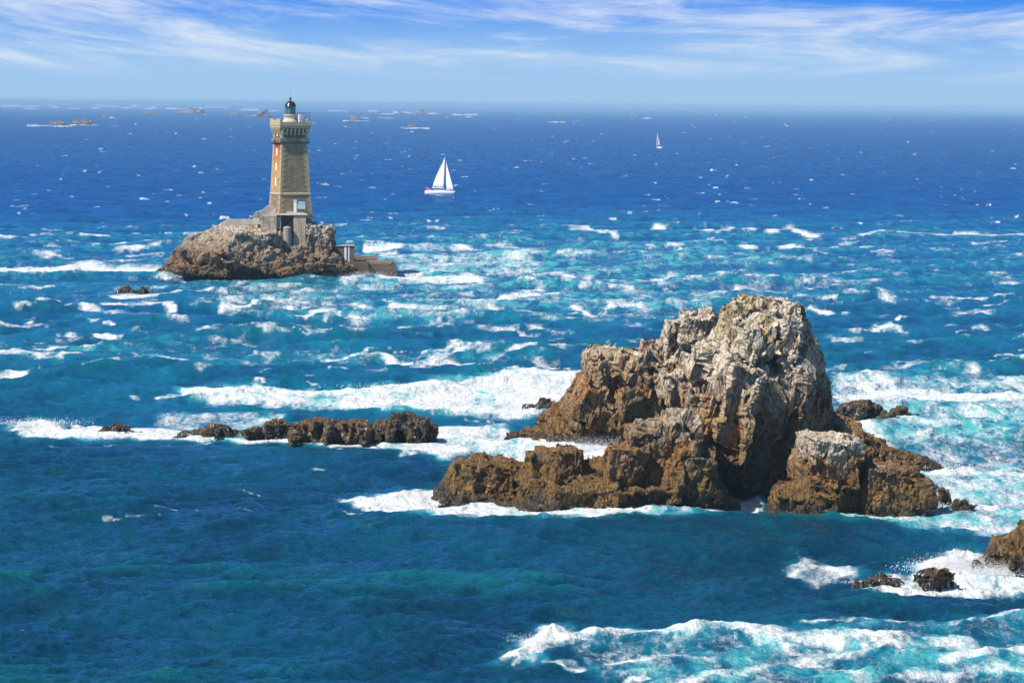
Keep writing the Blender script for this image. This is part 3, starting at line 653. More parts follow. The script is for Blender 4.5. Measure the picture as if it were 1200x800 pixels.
# landing pier and winch house
def pier_m(): return masonry('pier_masonry', (0.13, 0.10, 0.062), (0.075, 0.06, 0.04), (0.15, 0.12, 0.08), bw=1.3, rh=.6)
PM = pier_m()
pier = empty('pier', (g[0], DI, 0), R(4.4), 'dark masonry landing pier running out from the islet foot', 'pier')
bm = bmesh.new(); box(bm, X(378), X(408), -9.5, -1, -2, Z(305), .08); box(bm, X(396), X(431), -7.5, 0, -2, Z(304.2), .06); box(bm, X(431), X(463.5), -6.5, 1, -2, Z(306.5), .08); build('quay_wall', bm, PM, pier)
bm = bmesh.new(); box(bm, X(432), X(463.3), -6.2, -5.6, Z(306.5), Z(302.5), .05); box(bm, X(455.5), X(458), -6.6, -5.5, Z(306.5), Z(302.0)); COPE = simple('pier_coping', (0.27, 0.215, 0.13), .85, var=.3); build('parapet', bm, COPE, pier)
bm = bmesh.new(); box(bm, X(414), X(442), -.6, 0, Z(304), Z(299), .05); build('parapet', bm, COPE, pier)
bm = bmesh.new()
for a, b_ in (((423, 306), (429, 300)), ((436, 300), (445, 306)), ((430, 300.5), (442, 300.5))): tube(bm, (X(a[0]), -5, Z(a[1])), (X(b_[0]), -5, Z(b_[1])), .16, 6)
build('timber_brace', bm, WOOD, pier)
hut = empty('hut', (g[0], DI, 0), R(4.4), 'small grey hut with white door strips at the start of the pier', 'hut')
bm = bmesh.new(); box(bm, X(393.5), X(414.5), -6.6, -2.2, Z(304.4), Z(286.4), .06); build('wall', bm, GREY, hut)
bm = bmesh.new(); box(bm, X(392.8), X(415), -6.8, -2.0, Z(286.3), Z(285.4), .03); build('roof', bm, CONC, hut)
for a, b_ in ((402.8, 405.4), (407.3, 408.8)):
    bm = bmesh.new(); box(bm, X(a), X(b_), -6.68, -6.58, Z(304), Z(287)); build('door', bm, WHITE, hut)

# ------------------------------------------------------------------ sailboats
SAIL = simple('sailcloth', (0.80, 0.78, 0.74), 0.7, var=.05, scale=.6)
GEL = simple('white_gelcoat', (0.80, 0.80, 0.79), 0.3, var=.03)
NAVY = simple('navy_canvas', (0.02, 0.05, 0.20), 0.7)
REDF = simple('red_flag_cloth', (0.60, 0.06, 0.05), 0.8)
ALU = simple('mast_alloy', (0.55, 0.56, 0.58), 0.35, 0.8)
def hull_bm(L_, beam, free):
    bm = bmesh.new(); rings = []
    for i in range(17):
        t = i / 16; x = -L_ / 2 + L_ * t
        b = beam / 2 * (min(1, (t + .28) / .75) ** .6 if t < .45 else (1 - ((t - .45) / .55) ** 2.3)); b = max(b, .04)
        sheer = free * (1 + .30 * max(0, t - .3) ** 1.5 + .05 * (1 - t)); keel = -.5 + .5 * max(0, (t - .7) / .3) ** 2 + .35 * max(0, (.25 - t) / .25)
        sx = 0.9 * t ** 6
        r = [(x + sx, -b, sheer), (x + sx * .8, -b * .98, sheer * .5), (x + sx * .4, -b * .8, 0.0), (x, -b * .35, keel), (x, b * .35, keel), (x + sx * .4, b * .8, 0.0), (x + sx * .8, b * .98, sheer * .5), (x + sx, b, sheer)]
        rings.append(r)
    loft(bm, rings); bmesh.ops.recalc_face_normals(bm, faces=bm.faces[:]); return bm
def sail_bm(tack, clew, head, belly, n=9, thick=.03):
    tack, clew, head = Vector(tack), Vector(clew), Vector(head); bm = bmesh.new(); rows = []
    for off in (-thick, thick):
        for i in range(n + 1):
            v = i / n; a = tack.lerp(head, v); b = clew.lerp(head, v); b = b + (b - a) * .12 * math.sin(math.pi * v)
            row = []
            for j in range(7):
                u = j / 6; p = a.lerp(b, u) if i < n else head + (clew - tack) * .01 * u
                p = p + Vector((0, belly * math.sin(math.pi * u) * (1 - v) ** .7 + off, 0)); row.append(bm.verts.new(p))
            rows.append(row)
    k = n + 1
    for s in (0, k):
        for i in range(n):
            for j in range(6):
                q = (rows[s + i][j], rows[s + i][j + 1], rows[s + i + 1][j + 1], rows[s + i + 1][j]); bm.faces.new(q if s else q[::-1])
    for i in range(n):
        for j in (0, 6):
            q = (rows[i][j], rows[i + 1][j], rows[k + i + 1][j], rows[k + i][j]); bm.faces.new(q)
    for j in range(6): bm.faces.new((rows[0][j], rows[k][j], rows[k][j + 1], rows[0][j + 1]))
    bmesh.ops.recalc_face_normals(bm, faces=bm.faces[:]); return bm
def yacht(pos, rz, L_, label, detail=True):
    k = L_ / 12.8
    y = empty('sailboat', pos, rz, label, 'sailboat'); y.rotation_euler = (R(-8), 0, rz); y.scale = (k,) * 3
    build('hull', hull_bm(12.8, 3.9, 1.35), GEL, y, True)
    bm = bmesh.new()
    loft(bm, [[(x, -b, 1.32), (x, -b * .8, 1.32 + h), (x, b * .8, 1.32 + h), (x, b, 1.32)] for x, b, h in ((-2.2, 1.3, .45), (-1.8, 1.35, .6), (1.2, 1.15, .5), (3.6, .5, .12))])
    bmesh.ops.recalc_face_normals(bm, faces=bm.faces[:]); cb = build('cabin', bm, GEL, y)
    bm = bmesh.new(); box(bm, -1.6, 1.0, -1.30, 1.30, 1.52, 1.72); build('cabin_window', bm, DARK, cb)
    bm = bmesh.new(); tube(bm, (1.8, 0, 1.4), (1.7, 0, 16.6), .10, 8, .06); ms = build('mast', bm, ALU, y)
    bm = bmesh.new(); tube(bm, (1.8, 0, 2.9), (-3.9, 1.33, 2.9), .09); build('boom', bm, ALU, y)
    build('mainsail', sail_bm((1.68, 0, 3.1), (-3.8, 1.3, 3.1), (1.62, 0, 16.3), .45), SAIL, y, True)
    build('jib', sail_bm((6.4, 0, 1.9), (2.9, 1.0, 2.3), (2.3, .1, 14.6), .4), SAIL, y, True)
    bm = bmesh.new(); tube(bm, (6.5, 0, 1.6), (1.72, 0, 16.2), .02, 5); tube(bm, (-6.2, 0, 1.4), (1.7, 0, 16.6), .02, 5); build('stay', bm, ALU, y)
    if detail:
        bm = bmesh.new(); loft(bm, [[(x, -1.25, 1.7), (x, -1.1, z), (x, 1.1, z), (x, 1.25, 1.7)] for x, z in ((-3.6, 2.35), (-2.4, 2.5), (-1.7, 2.1))]); bmesh.ops.recalc_face_normals(bm, faces=bm.faces[:]); build('spray_hood', bm, NAVY, y)
        bm = bmesh.new(); box(bm, 4.6, 5.3, -.3, .3, 1.6, 2.2, .08); build('hatch_cover', bm, NAVY, y)
        bm = bmesh.new(); tube(bm, (-6.1, 0, 1.4), (-6.4, 0, 3.3), .03, 6); fl = build('flagstaff', bm, ALU, y)
        bm = bmesh.new(); box(bm, -6.35, -4.9, -.03, .03, 2.2, 3.0); build('flag', bm, REDF, fl)
        bm = bmesh.new()
        for sgn in (-1, 1):
            tube(bm, (-6.0, sgn * 1.6, 1.95), (5.6, sgn * .55, 2.15), .025, 5)
            for x in (-6, -3.6, -1.2, 1.2, 3.6, 5.6): tube(bm, (x, sgn * (1.6 - (x + 6) / 11.6 * 1.05), 1.3), (x, sgn * (1.6 - (x + 6) / 11.6 * 1.05), 2.1), .025, 5)
        build('lifeline', bm, ALU, y)
    return y
p = sea_at(515, 228); yacht((p[0], p[1], 0), R(-16), 13.0, 'white sailboat with main and jib set and a small red flag')
p = sea_at(773, 174); yacht((p[0], p[1], 0), R(112), 11.5, 'distant tiny white sailboat seen end on with one narrow sail', False)
# channel buoys
def buoy(px, py, label, hgt):
    p = sea_at(px, py); b = empty('buoy', (p[0], p[1], -.3), 0, label, 'buoy'); k = hgt / 6
    bm = bmesh.new(); lathe(bm, [(1.5 * k, 0), (1.7 * k, .6 * k), (1.6 * k, 1.4 * k), (1.0 * k, 1.6 * k)]); build('float', bm, WHITE, b)
    bm = bmesh.new(); lathe(bm, [(1.0 * k, 1.6 * k), (.6 * k, 4.8 * k), (.9 * k, 5 * k), (.5 * k, 6 * k)]); build('daymark', bm, simple('sea_green_paint', (0.05, 0.45, 0.32), .5), b)
buoy(920.5, 146.8, 'tiny green channel buoy on the far water past the small sailboat', 6.5)

# ------------------------------------------------------------------ seabirds on the stack
BIRD = simple('black_plumage', (0.02, 0.02, 0.022), 0.6); GULLM = simple('white_plumage', (0.55, 0.54, 0.52), 0.7, var=.3)
def bird_mesh(mat, upright):
    bm = bmesh.new()
    spine = [(-.34, .06, .015), (-.22, .12, .07), (-.08, .2, .11), (.06, .27, .10), (.14, .36, .06), (.17, .44, .05), (.22, .5, .055), (.28, .5, .035), (.36, .49, .008)]
    if upright: spine = [(-.26, .02, .02), (-.16, .10, .07), (-.05, .24, .11), (.03, .38, .10), (.07, .5, .055), (.09, .6, .042), (.13, .67, .05), (.19, .68, .03), (.28, .67, .008)]
    loft(bm, [[(x + r * (1.0 if upright else .3) * math.sin(a), r * math.cos(a), z + r * (.35 if upright else 1.0) * math.sin(a)) for a in [2 * math.pi * i / 8 for i in range(8)]] for x, z, r in spine])
    bmesh.ops.recalc_face_normals(bm, faces=bm.faces[:])
    me = bpy.data.meshes.new('bird'); bm.to_mesh(me); bm.free(); me.materials.append(mat)
    for q in me.polygons: q.use_smooth = True
    return me
bm_black = bird_mesh(BIRD, True); bm_white = bird_mesh(GULLM, False)
stack = bpy.data.objects['sea_stack']
bpy.context.view_layer.update()
dg = bpy.context.evaluated_depsgraph_get()
def perch(px, Y0, D0, D1, me, rz, label, grp):
    best = None
    for D in np.arange(D0, D1, .35):
        o = Vector((at(px, Y0, D)[0], D, 60)) - stack.location
        ok, hit, nn, _ = stack.ray_cast(o, Vector((0, 0, -1)))
        if ok:
            w_ = hit + stack.location; v = project(np.array([w_]))[1][0]
            if best is None or v < best[0]: best = (v, w_)
    if best is None: return
    b = bpy.data.objects.new('bird', me); COL.objects.link(b); b.location = best[1]; b.scale = (.62,) * 3 if me is bm_white else (1.0,) * 3; b.rotation_euler = (0, 0, rz); tag(b, label, 'bird', grp)
GB = 'dark seabirds lined up on the stack ridge'
for i, (px, rz, lab) in enumerate([(747.5, 0.3, 'dark seabird farthest down the ridge of the stack'), (755.2, 2.9, 'dark seabird standing second in the ridge row of the stack'), (760.8, .2, 'dark seabird standing in the middle of the ridge row'),
                                   (766.4, 3.3, 'dark seabird next above the middle of the ridge row'), (776.7, .1, 'dark seabird highest on the ridge, nearest the stack top')]):
    perch(px, 395, 316, 352, bm_black, rz, lab, GB)
for px, lab in ((714, 'pale gull sitting on the rounded shoulder end of the stack'), (720.5, 'pale gull on the shoulder beside another gull')):
    perch(px, 400, 330, 354, bm_white, .4, lab, 'pale gulls on the stack shoulder')

# ------------------------------------------------------------------ the sea
def fft_sea(Nn, Lt, wind, wdir, amp, seed, cut=0.0, chop=1.0, hs=1.0):
    rg = np.random.default_rng(seed); k = np.fft.fftfreq(Nn, Lt / Nn) * 2 * np.pi
    kx, ky = np.meshgrid(k, k, indexing='ij'); kk = np.hypot(kx, ky); kk[0, 0] = 1e-6
    Lw = wind ** 2 / 9.81; cosf = (kx * math.cos(wdir) + ky * math.sin(wdir)) / kk
    P = np.exp(-1 / (kk * Lw) ** 2) / kk ** 4 * (np.abs(cosf) ** 2.0 * 0.9 + .1) * np.exp(-(kk * 0.08) ** 2)
    P[kk < cut] = 0; P[0, 0] = 0
    h = (rg.standard_normal((Nn, Nn)) + 1j * rg.standard_normal((Nn, Nn))) * np.sqrt(P)
    z = np.real(np.fft.ifft2(h)); sd = z.std(); h *= hs / 4 / sd
    z = np.real(np.fft.ifft2(h)); xd = np.real(np.fft.ifft2(-1j * kx / kk * h)) * -chop; yd = np.real(np.fft.ifft2(-1j * ky / kk * h)) * -chop
    return z, xd, yd
def sample(t, Lt, x, y):
    Nn = t.shape[0]; u = x / Lt * Nn; v = y / Lt * Nn; i = np.floor(u).astype(np.int64); j = np.floor(v).astype(np.int64); fu = u - i; fv = v - j
    i0 = i % Nn; j0 = j % Nn; i1 = (i + 1) % Nn; j1 = (j + 1) % Nn
    return (t[i0, j0] * (1 - fu) + t[i1, j0] * fu) * (1 - fv) + (t[i0, j1] * (1 - fu) + t[i1, j1] * fu) * fv
US = 1.0; VS = 0.75
us = np.concatenate([CX - F * np.tan(np.linspace(R(62), R(13.2), 16)), np.arange(-170, 1371, US), CX + F * np.tan(np.linspace(R(13.2), R(62), 16))])
ys = np.concatenate([np.array([9000., 5000, 3200, 2200, 1600, 1300, 1120, 1020, 960, 920, 890, 870, 858]), np.arange(850, 125.6, -VS)])
ys = np.concatenate([ys, [125.2, 124.6, 124.1]])
D_r = F * H / (ys - HORIZ) * 1.0      # distance of each row
NR, NC = len(D_r), len(us)
Xg = (us[None, :] - CX) / F * D_r[:, None] * math.sqrt(1 + ((CY - HORIZ) / F) ** 2)
Yg = np.repeat(D_r[:, None], NC, 1)
far_k = sstep(700, 4500, Yg)
U, V = project(np.stack([Xg.ravel(), Yg.ravel(), np.zeros(Xg.size)], 1)); U = U.reshape(NR, NC); V = V.reshape(NR, NC)
x, y = Xg.ravel(), Yg.ravel()
WD = R(-75)
A = fft_sea(1024, 310.0, 8.5, WD, 1, 5, hs=1.5); B = fft_sea(512, 71.0, 4.2, WD + .5, 1, 6, hs=0.80); C_ = fft_sea(512, 23.0, 2.4, WD - .6, 1, 8, hs=0.42)
z = sample(A[0], 310., x, y); xd = sample(A[1], 310., x, y); yd = sample(A[2], 310., x, y)
ca, sa = math.cos(.6), math.sin(.6); xr, yr = x * ca - y * sa, x * sa + y * ca
zb = sample(B[0], 71., xr, yr); bx = sample(B[1], 71., xr, yr); by = sample(B[2], 71., xr, yr)
fb = 1 - sstep(350, 1200, y)
z = z + zb * fb; xd = xd + (bx * ca + by * sa) * fb; yd = yd + (-bx * sa + by * ca) * fb
Dt = fft_sea(256, 9.0, 1.5, WD + .3, 1, 9, hs=0.15)
z = z + sample(Dt[0], 9., x * .9 - y * .436, y * .9 + x * .436) * (1 - sstep(190, 420, y))
fc = 1 - sstep(200, 520, y)
z = z + sample(C_[0], 23., x * .8 + y * .6, y * .8 - x * .6) * fc
# sheltered, smoother water in the foreground, rougher in the tidal race behind
rough = 0.86 + 0.51 * sstep(300, 420, y) - 0.62 * sstep(750, 1500, y)
rough *= (1 - .7 * np.exp(-(((U - 310) / 260) ** 4 + ((V - 512) / 26) ** 2)) - .7 * np.exp(-(((U - 155) / 50) ** 4 + ((V - 346) / 12) ** 2))).ravel()
z *= rough; xd *= rough; yd *= rough
Zg = z.reshape(NR, NC)

foam = np.zeros((NR, NC)); aer = np.zeros((NR, NC)); lift = np.zeros((NR, NC))
nx1 = fbm2(U / 26, V / 8, 4, 41); ny1 = fbm2(U / 26 + 50, V / 8 + 20, 4, 45)
nf = fbm2(x / 3.2, y / 5.0, 5, 61, .6).reshape(NR, NC); nf2 = fbm2(x / 5.5, y / 9.0, 4, 67, .62).reshape(NR, NC); nbig = fbm2(x / 30, y / 60, 4, 71).reshape(NR, NC)
kw = .12 + .88 * sstep(190, 470, V)
Uw = U + nx1 * 9 * kw; Vw = V + ny1 * 3.4 * kw
def win(x0, x1, y0, y1):
    r = np.where((V[:, NC // 2] > y0 - 14) & (V[:, NC // 2] < y1 + 14))[0]; c = np.where((us > x0 - 30) & (us < x1 + 30))[0]
    if len(r) == 0 or len(c) == 0: return None
    return slice(r[0], r[-1] + 1), slice(c[0], c[-1] + 1)
def stroke(pts, w_, a=1.0, ae=.35, h=0.0, aw=2.6):
    xs = [p[0] for p in pts]; yy = [p[1] for p in pts]; m = w_ * aw + 6
    s = win(min(xs) - m * 2, max(xs) + m * 2, min(yy) - m, max(yy) + m)
    if s is None: return
    u, v = Uw[s], Vw[s]; best = np.full(u.shape, 1e9)
    for (x0, y0), (x1, y1) in zip(pts, pts[1:]):
        ex, ey = (x1 - x0), (y1 - y0); t = np.clip(((u - x0) * ex * .2 + (v - y0) * ey) / (ex * ex * .2 + ey * ey + 1e-6), 0, 1)
        dv = v - y0 - ey * t; dv = np.where(dv > 0, dv * 1.6, dv * .95)
        best = np.minimum(best, np.hypot((u - x0 - ex * t) * .34, dv))
    q = np.clip(1 - best / (w_ * 1.45), 0, 1); foam[s] = np.maximum(foam[s], a * 1.05 * q ** .8)
    aer[s] = np.maximum(aer[s], ae * np.clip(1 - (best / (w_ * aw)) ** 2, 0, 1))
    if h: lift[s] = np.maximum(lift[s], h * q)
def poly(pts, a=1.0, ae=.6, soft=3.0, h=0.0, holes=0.0, arr=None):
    xs = [p[0] for p in pts]; yy = [p[1] for p in pts]; s = win(min(xs) - 20, max(xs) + 20, min(yy) - 10, max(yy) + 10)
    if s is None: return
    u, v = Uw[s], Vw[s]; ins = np.zeros(u.shape, bool); best = np.full(u.shape, 1e9)
    for (x0, y0), (x1, y1) in zip(pts, pts[1:] + pts[:1]):
        c = ((y0 > v) != (y1 > v)) & (u < (x1 - x0) * (v - y0) / (y1 - y0 + 1e-9) + x0); ins ^= c
        ex, ey = x1 - x0, y1 - y0; t = np.clip(((u - x0) * ex + (v - y0) * ey) / (ex * ex + ey * ey + 1e-6), 0, 1)
        best = np.minimum(best, np.hypot((u - x0 - ex * t) * .5, v - y0 - ey * t))
    sd = np.where(ins, best, -best); q = sstep(-soft, soft, sd)
    fo = a - holes * np.clip(nbig[s] * 1.6 + .3, 0, 1) - holes * .6 * np.clip(nx1[s] * 2, 0, 1)
    if arr is None: foam[s] = np.maximum(foam[s], fo * q)
    aer[s] = np.maximum(aer[s], ae * sstep(-soft * 3, soft, sd))
    if h: lift[s] = np.maximum(lift[s], h * q)
T = True
# aerated turquoise water
poly([(-200, 268), (190, 275), (480, 262), (800, 262), (1400, 268), (1400, 345), (900, 345), (480, 350), (-200, 345)], 0, .46, 14, arr=T)
poly([(420, 285), (560, 282), (800, 280), (960, 300), (820, 335), (560, 345), (430, 340), (400, 320)], 0, .62, 10, arr=T)
poly([(470, 298), (620, 294), (640, 318), (480, 322)], .22, .85, 6)
poly([(-200, 402), (200, 398), (430, 408), (640, 415), (640, 428), (400, 430), (160, 425), (-200, 428)], 0, .5, 6, arr=T)
poly([(255, 335), (480, 333), (660, 340), (800, 332), (860, 350), (800, 375), (560, 372), (420, 380), (260, 362)], .12, .6, 6)
poly([(800, 330), (900, 326), (1020, 330), (1010, 350), (880, 352)], .1, .5, 6)
poly([(980, 440), (1400, 440), (1400, 640), (1130, 628), (1000, 615), (985, 500)], .46, .8, 6, holes=.25)
poly([(190, 482), (330, 484), (330, 503), (190, 506)], .25, .8, 4)
poly([(640, 740), (900, 745), (1200, 725), (1400, 720), (1400, 850), (760, 830)], .12, .66, 6, holes=.1)
poly([(840, 600), (1000, 606), (1400, 606), (1400, 632), (1140, 628), (1000, 618)], .30, .85, 3)
# explicit breakers
for a in [([(-40, 276), (28, 279)], 2.2), ([(98, 278), (125, 278)], 2.4), ([(55, 286), (92, 287)], 1.8), ([(95, 288), (138, 286)], 2.4), ([(137, 294), (184, 290)], 2.6), ([(170, 297), (190, 298)], 2),
          ([(132, 348), (180, 347), (210, 343), (247, 341)], 1.6), ([(120, 356), (190, 358), (200, 362)], 2.6), ([(88, 357), (120, 366), (160, 368), (215, 372)], 3.2), ([(35, 380), (65, 378)], 2), ([(110, 392), (135, 392)], 1.8),
          ([(260, 362), (300, 355), (340, 352)], 1.6), ([(350, 373), (390, 368)], 2.2), ([(185, 467), (215, 466)], 2.2), ([(590, 271), (608, 271)], 1.8), ([(668, 270), (690, 268), (722, 278)], 2.2), ([(770, 266), (800, 270), (830, 272)], 2.6),
          ([(588, 287), (605, 291)], 3.2), ([(535, 292), (550, 291)], 2.4), ([(668, 324), (700, 328), (750, 331), (790, 325)], 3.0), ([(540, 357), (580, 353), (650, 345)], 3.2), ([(455, 360), (520, 362)], 2.6), ([(575, 365), (600, 367)], 2.8),
          ([(675, 360), (700, 369)], 2.4), ([(718, 360), (746, 360)], 3.6), ([(570, 383), (600, 384)], 3.6), ([(628, 382), (655, 387)], 3.6), ([(490, 411), (530, 402), (545, 411)], 2.2), ([(432, 418), (460, 424), (478, 426)], 2.6),
          ([(600, 416), (660, 412)], 2.2), ([(905, 274), (925, 268), (952, 276)], 3.2), ([(870, 289), (885, 290)], 2), ([(918, 289), (940, 291)], 2), ([(850, 327), (890, 325), (965, 327)], 1.4), ([(945, 363), (990, 369)], 2.0),
          ([(1012, 340), (1045, 350)], 3.2), ([(1000, 391), (1035, 386), (1064, 388)], 2.4), ([(1095, 348), (1150, 350)], 1.6), ([(1060, 372), (1078, 371)], 2.0), ([(430, 293), (470, 291)], 1.6), ([(1010, 272), (1120, 276)], 1.2), ([(1120, 274), (1200, 275)], 1.4)]:
    stroke(a[0], a[1] * .82, 1.0, .5, .22)
stroke([(-60, 317), (40, 317), (75, 315), (100, 312), (130, 317), (192, 319)], 4.2, 1.15, .6, .5)
stroke([(48, 354), (62, 352)], 3.4, 1.1, .5, .6)
stroke([(-30, 427), (20, 419), (45, 425)], 4.2, 1.15, .7, .6); stroke([(65, 427), (120, 422), (165, 426), (212, 426)], 2.8, 1.05, .6, .4)
stroke([(190, 324), (240, 327), (335, 326)], 1.3, .8, .4); stroke([(278, 324), (310, 321), (345, 325), (375, 327)], 2.6, 1.15, .5, .9)
stroke([(494, 230), (503, 229.4), (520, 229.6)], .7, .8, 0)
stroke([(410, 330), (425, 321), (440, 326), (490, 329), (556, 328)], 4.0, 1.15, .8, .6); stroke([(455, 325), (500, 322)], 2.5, .9, .8)
stroke([(495, 434), (515, 421), (530, 427), (556, 436)], 4.5, .85, .6, .5)
poly([(225, 463), (300, 459), (400, 459), (480, 453), (560, 449), (600, 444), (640, 434), (676, 442), (680, 456), (660, 480), (600, 485), (500, 485), (400, 479), (300, 471), (225, 470)], 1.05, .9, 3, .6, holes=.5)
stroke([(225, 466), (300, 462), (420, 463), (560, 452), (640, 440), (674, 446)], 5.0, 1.2, .9, 1.0)
poly([(8, 501), (35, 489), (75, 497), (110, 502), (212, 506), (218, 514), (120, 516), (60, 519), (42, 509)], 1.05, .8, 2, .3, holes=.3)
stroke([(20, 497), (45, 492), (70, 500)], 4, 1.1, .9, .7)
stroke([(60, 518), (110, 514), (215, 516), (300, 519), (440, 523), (520, 521)], 2.6, 1.15, .8, .3)
poly([(330, 512), (390, 508), (400, 524), (330, 522)], 1.1, .7, 2, .25)
poly([(440, 521), (500, 504), (590, 498), (602, 514), (640, 526), (700, 514), (716, 520), (690, 548), (640, 548), (612, 558), (600, 537), (560, 531), (520, 542), (480, 532)], 1.05, .95, 3, .5, holes=.45)
poly([(600, 520), (650, 516), (715, 512), (720, 530), (690, 552), (640, 552), (610, 560)], 1.25, .9, 3, .5)
poly([(408, 583), (430, 580), (470, 574), (500, 576), (560, 586), (590, 574), (612, 585), (650, 596), (760, 599), (885, 598), (885, 604), (700, 612), (560, 608), (480, 603), (430, 593)], 1.05, .9, 4, .4, holes=.25)
stroke([(570, 588), (592, 574), (612, 588)], 5, 1.2, .9, 1.2)
poly([(838, 598), (868, 566), (905, 566), (892, 592), (886, 604)], 1.15, .9, 3, .2, holes=.25)
stroke([(880, 605), (1000, 611), (1060, 618), (1140, 624), (1220, 620)], 2.6, .8, .9)
stroke([(990, 463), (1050, 461), (1120, 464), (1260, 467)], 6.5, 1.0, .9, .9); stroke([(1050, 500), (1120, 503), (1240, 492)], 6, .72, .9); stroke([(1040, 548), (1080, 560), (1130, 556), (1240, 560)], 7, .95, .9, .3)
stroke([(1090, 590), (1150, 594), (1260, 586)], 7, .95, .9, .3); stroke([(1000, 500), (1040, 520), (1100, 552)], 5, .9, .9, .2)
stroke([(960, 590), (1010, 603)], 4, 1.1, .8, .3)
poly([(931, 673), (940, 655), (960, 657), (972, 662), (994, 671), (980, 676), (965, 683), (945, 679)], .8, .4, 4, .05)
stroke([(934, 670), (945, 660), (962, 664), (990, 671)], 5, 1.0, .5, .25)
poly([(1003, 685), (1060, 674), (1100, 667), (1125, 650), (1160, 656), (1280, 664), (1280, 690), (1140, 693), (1060, 692)], 1.1, .9, 3, .35, holes=.15)
stroke([(1095, 672), (1130, 655), (1160, 662), (1230, 668)], 7, 1.25, .9, 1.0)
stroke([(608, 776), (625, 757), (650, 743), (668, 752)], 6, 1.1, .8, .8)
stroke([(660, 752), (700, 746), (740, 741), (800, 749), (860, 748), (900, 757), (980, 761), (1060, 755)], 5.5, .88, .8, .7)
stroke([(720, 776), (770, 766), (830, 776)], 3, .65, .7, .1); stroke([(800, 800), (880, 786), (960, 772), (1040, 764), (1130, 758)], 4.5, .62, .85, .15)
stroke([(900, 760), (960, 778), (1020, 800)], 5, .5, .9); stroke([(1120, 775), (1200, 766), (1300, 770)], 5, .85, .8, .3); stroke([(1040, 796), (1160, 786), (1280, 790)], 4, .6, .8, .2)
stroke([(1110, 742), (1180, 728), (1260, 722)], 2.5, .8, .6); stroke([(940, 735), (1060, 732)], 1.4, .7, .4); stroke([(640, 780), (680, 784)], 2.5, .8, .5); stroke([(735, 796), (760, 792)], 2.5, .8, .5)
for a in [((118, 610), (140, 611), .6), ((150, 610), (186, 609), .9), ((190, 601), (205, 602), 1.0), ((228, 602), (245, 601), .8), ((278, 602), (298, 603), 1.0), ((8, 736), (28, 736), .9), ((285, 572), (310, 578), 1.2), ((370, 610), (435, 611), .8), ((372, 551), (380, 552), 1.6)]:
    stroke([a[0], a[1]], a[2], .85, .1)
# white water along far reefs
for a in [([(33, 147.6), (83, 147.8)], 1.0), ([(84, 146.4), (114, 146.6)], .9), ([(127, 138), (134, 138.4)], .9), ([(403, 141.8), (431, 142)], .9), ([(470, 149.8), (502, 150.6)], 1.0), ([(644, 143.2), (660, 143.6)], .9), ([(445, 138), (459, 139)], .8), ([(530, 134.5), (558, 134.5)], .9), ([(547, 137.5), (553, 137.5)], .9), ([(424, 138), (431, 138.5)], .8)]:
    stroke(a[0], a[1], 1.1, .2, 0, 1.5)
# scattered whitecaps
rg = np.random.default_rng(77)
def cap(px, py, L_, w_, a):
    n = 3; pts = [(px + L_ * (i / n - .5), py + w_ * rg.uniform(-1, 1) * (0.9 if i not in (1, 2) else -.6)) for i in range(n + 1)]
    stroke(pts, w_, a, .34 if py > 262 else .0, 0.10 if py > 262 else 0)
def yrow(a, b): return a + (b - a) * rg.random()
for i in range(720):      # open sea beyond
    py = 128 + (262 - 128) * rg.random() ** 1.0; k = (py - 120) / 140
    cap(rg.uniform(-170, 1370), py, rg.uniform(.5, 3) + rg.exponential(2.2) * (.3 + k), .46 + .35 * k * rg.random(), rg.uniform(.5, 1.15))
for i in range(620):      # tidal race
    py = yrow(262, 440); k = (py - 250) / 180
    cap(rg.uniform(-170, 1370), py, rg.uniform(3, 14) + rg.exponential(14) * (.5 + k), .5 + 1.1 * rg.random() ** 2 * (.6 + k), rg.uniform(.36, .82))
for i in range(90):
    cap(rg.uniform(-170, 1370), yrow(440, 540), rg.uniform(4, 18), rg.uniform(.6, 1.6), rg.uniform(.5, .95))
# foam on the steepest crests of the race
cr = sstep(.62, 1.15, Zg / (np.abs(rough).reshape(NR, NC) * .375) * .5) * sstep(600, 440, V) * sstep(245, 280, V)
foam = np.maximum(foam, cr * .55 * sstep(-.1, .4, nf) + 0)
# streaky lace everywhere the water is aerated
lace = fbm2(x / 2.0, y / 9.0, 5, 91, .62).reshape(NR, NC)
foam = foam + aer * .42 * np.clip(lace + .1, -1, 1) * (foam < .9)
foam = foam * (.80 + .55 * np.clip(lace, -.8, .8)) + (nf * .28 + nf2 * .55 * (1 - sstep(430, 520, V))) * (foam > .05)
lift *= .62 * (0.8 + .6 * np.clip(nf + .2, 0, 1))
# long swell humps in the foreground
def swell(pts, w_, h):
    xs = [p[0] for p in pts]; yy = [p[1] for p in pts]
    yc = np.interp(U, xs, yy); e = sstep(xs[0], xs[0] + 120, U) * sstep(xs[-1], xs[-1] - 120, U)
    d = V - yc; return h * e * np.exp(-np.where(d > 0, d / w_, d / (w_ * .55)) ** 2)
sw = swell([(400, 640), (620, 628), (820, 618), (1000, 632), (1150, 640), (1420, 640)], 20, .9) + swell([(560, 790), (700, 752), (900, 752), (1100, 742), (1420, 728)], 16, .8) + swell([(-260, 690), (100, 700), (400, 735), (640, 760)], 26, .5) + swell([(-260, 585), (150, 600), (420, 612), (600, 640), (800, 668)], 16, .55) + swell([(-260, 770), (100, 742), (300, 752), (520, 738), (640, 742)], 18, .55)
sw += swell([(-260, 430), (60, 424), (260, 440), (520, 436), (680, 420)], 9, 1.3) + swell([(-260, 540), (200, 530), (520, 540), (600, 545)], 14, .5)
Z2 = Zg * (1 - .25 * (lift > .2)) + lift + sw
Xn = Xg + xd.reshape(NR, NC) * .8; Yn = Yg + yd.reshape(NR, NC) * .8
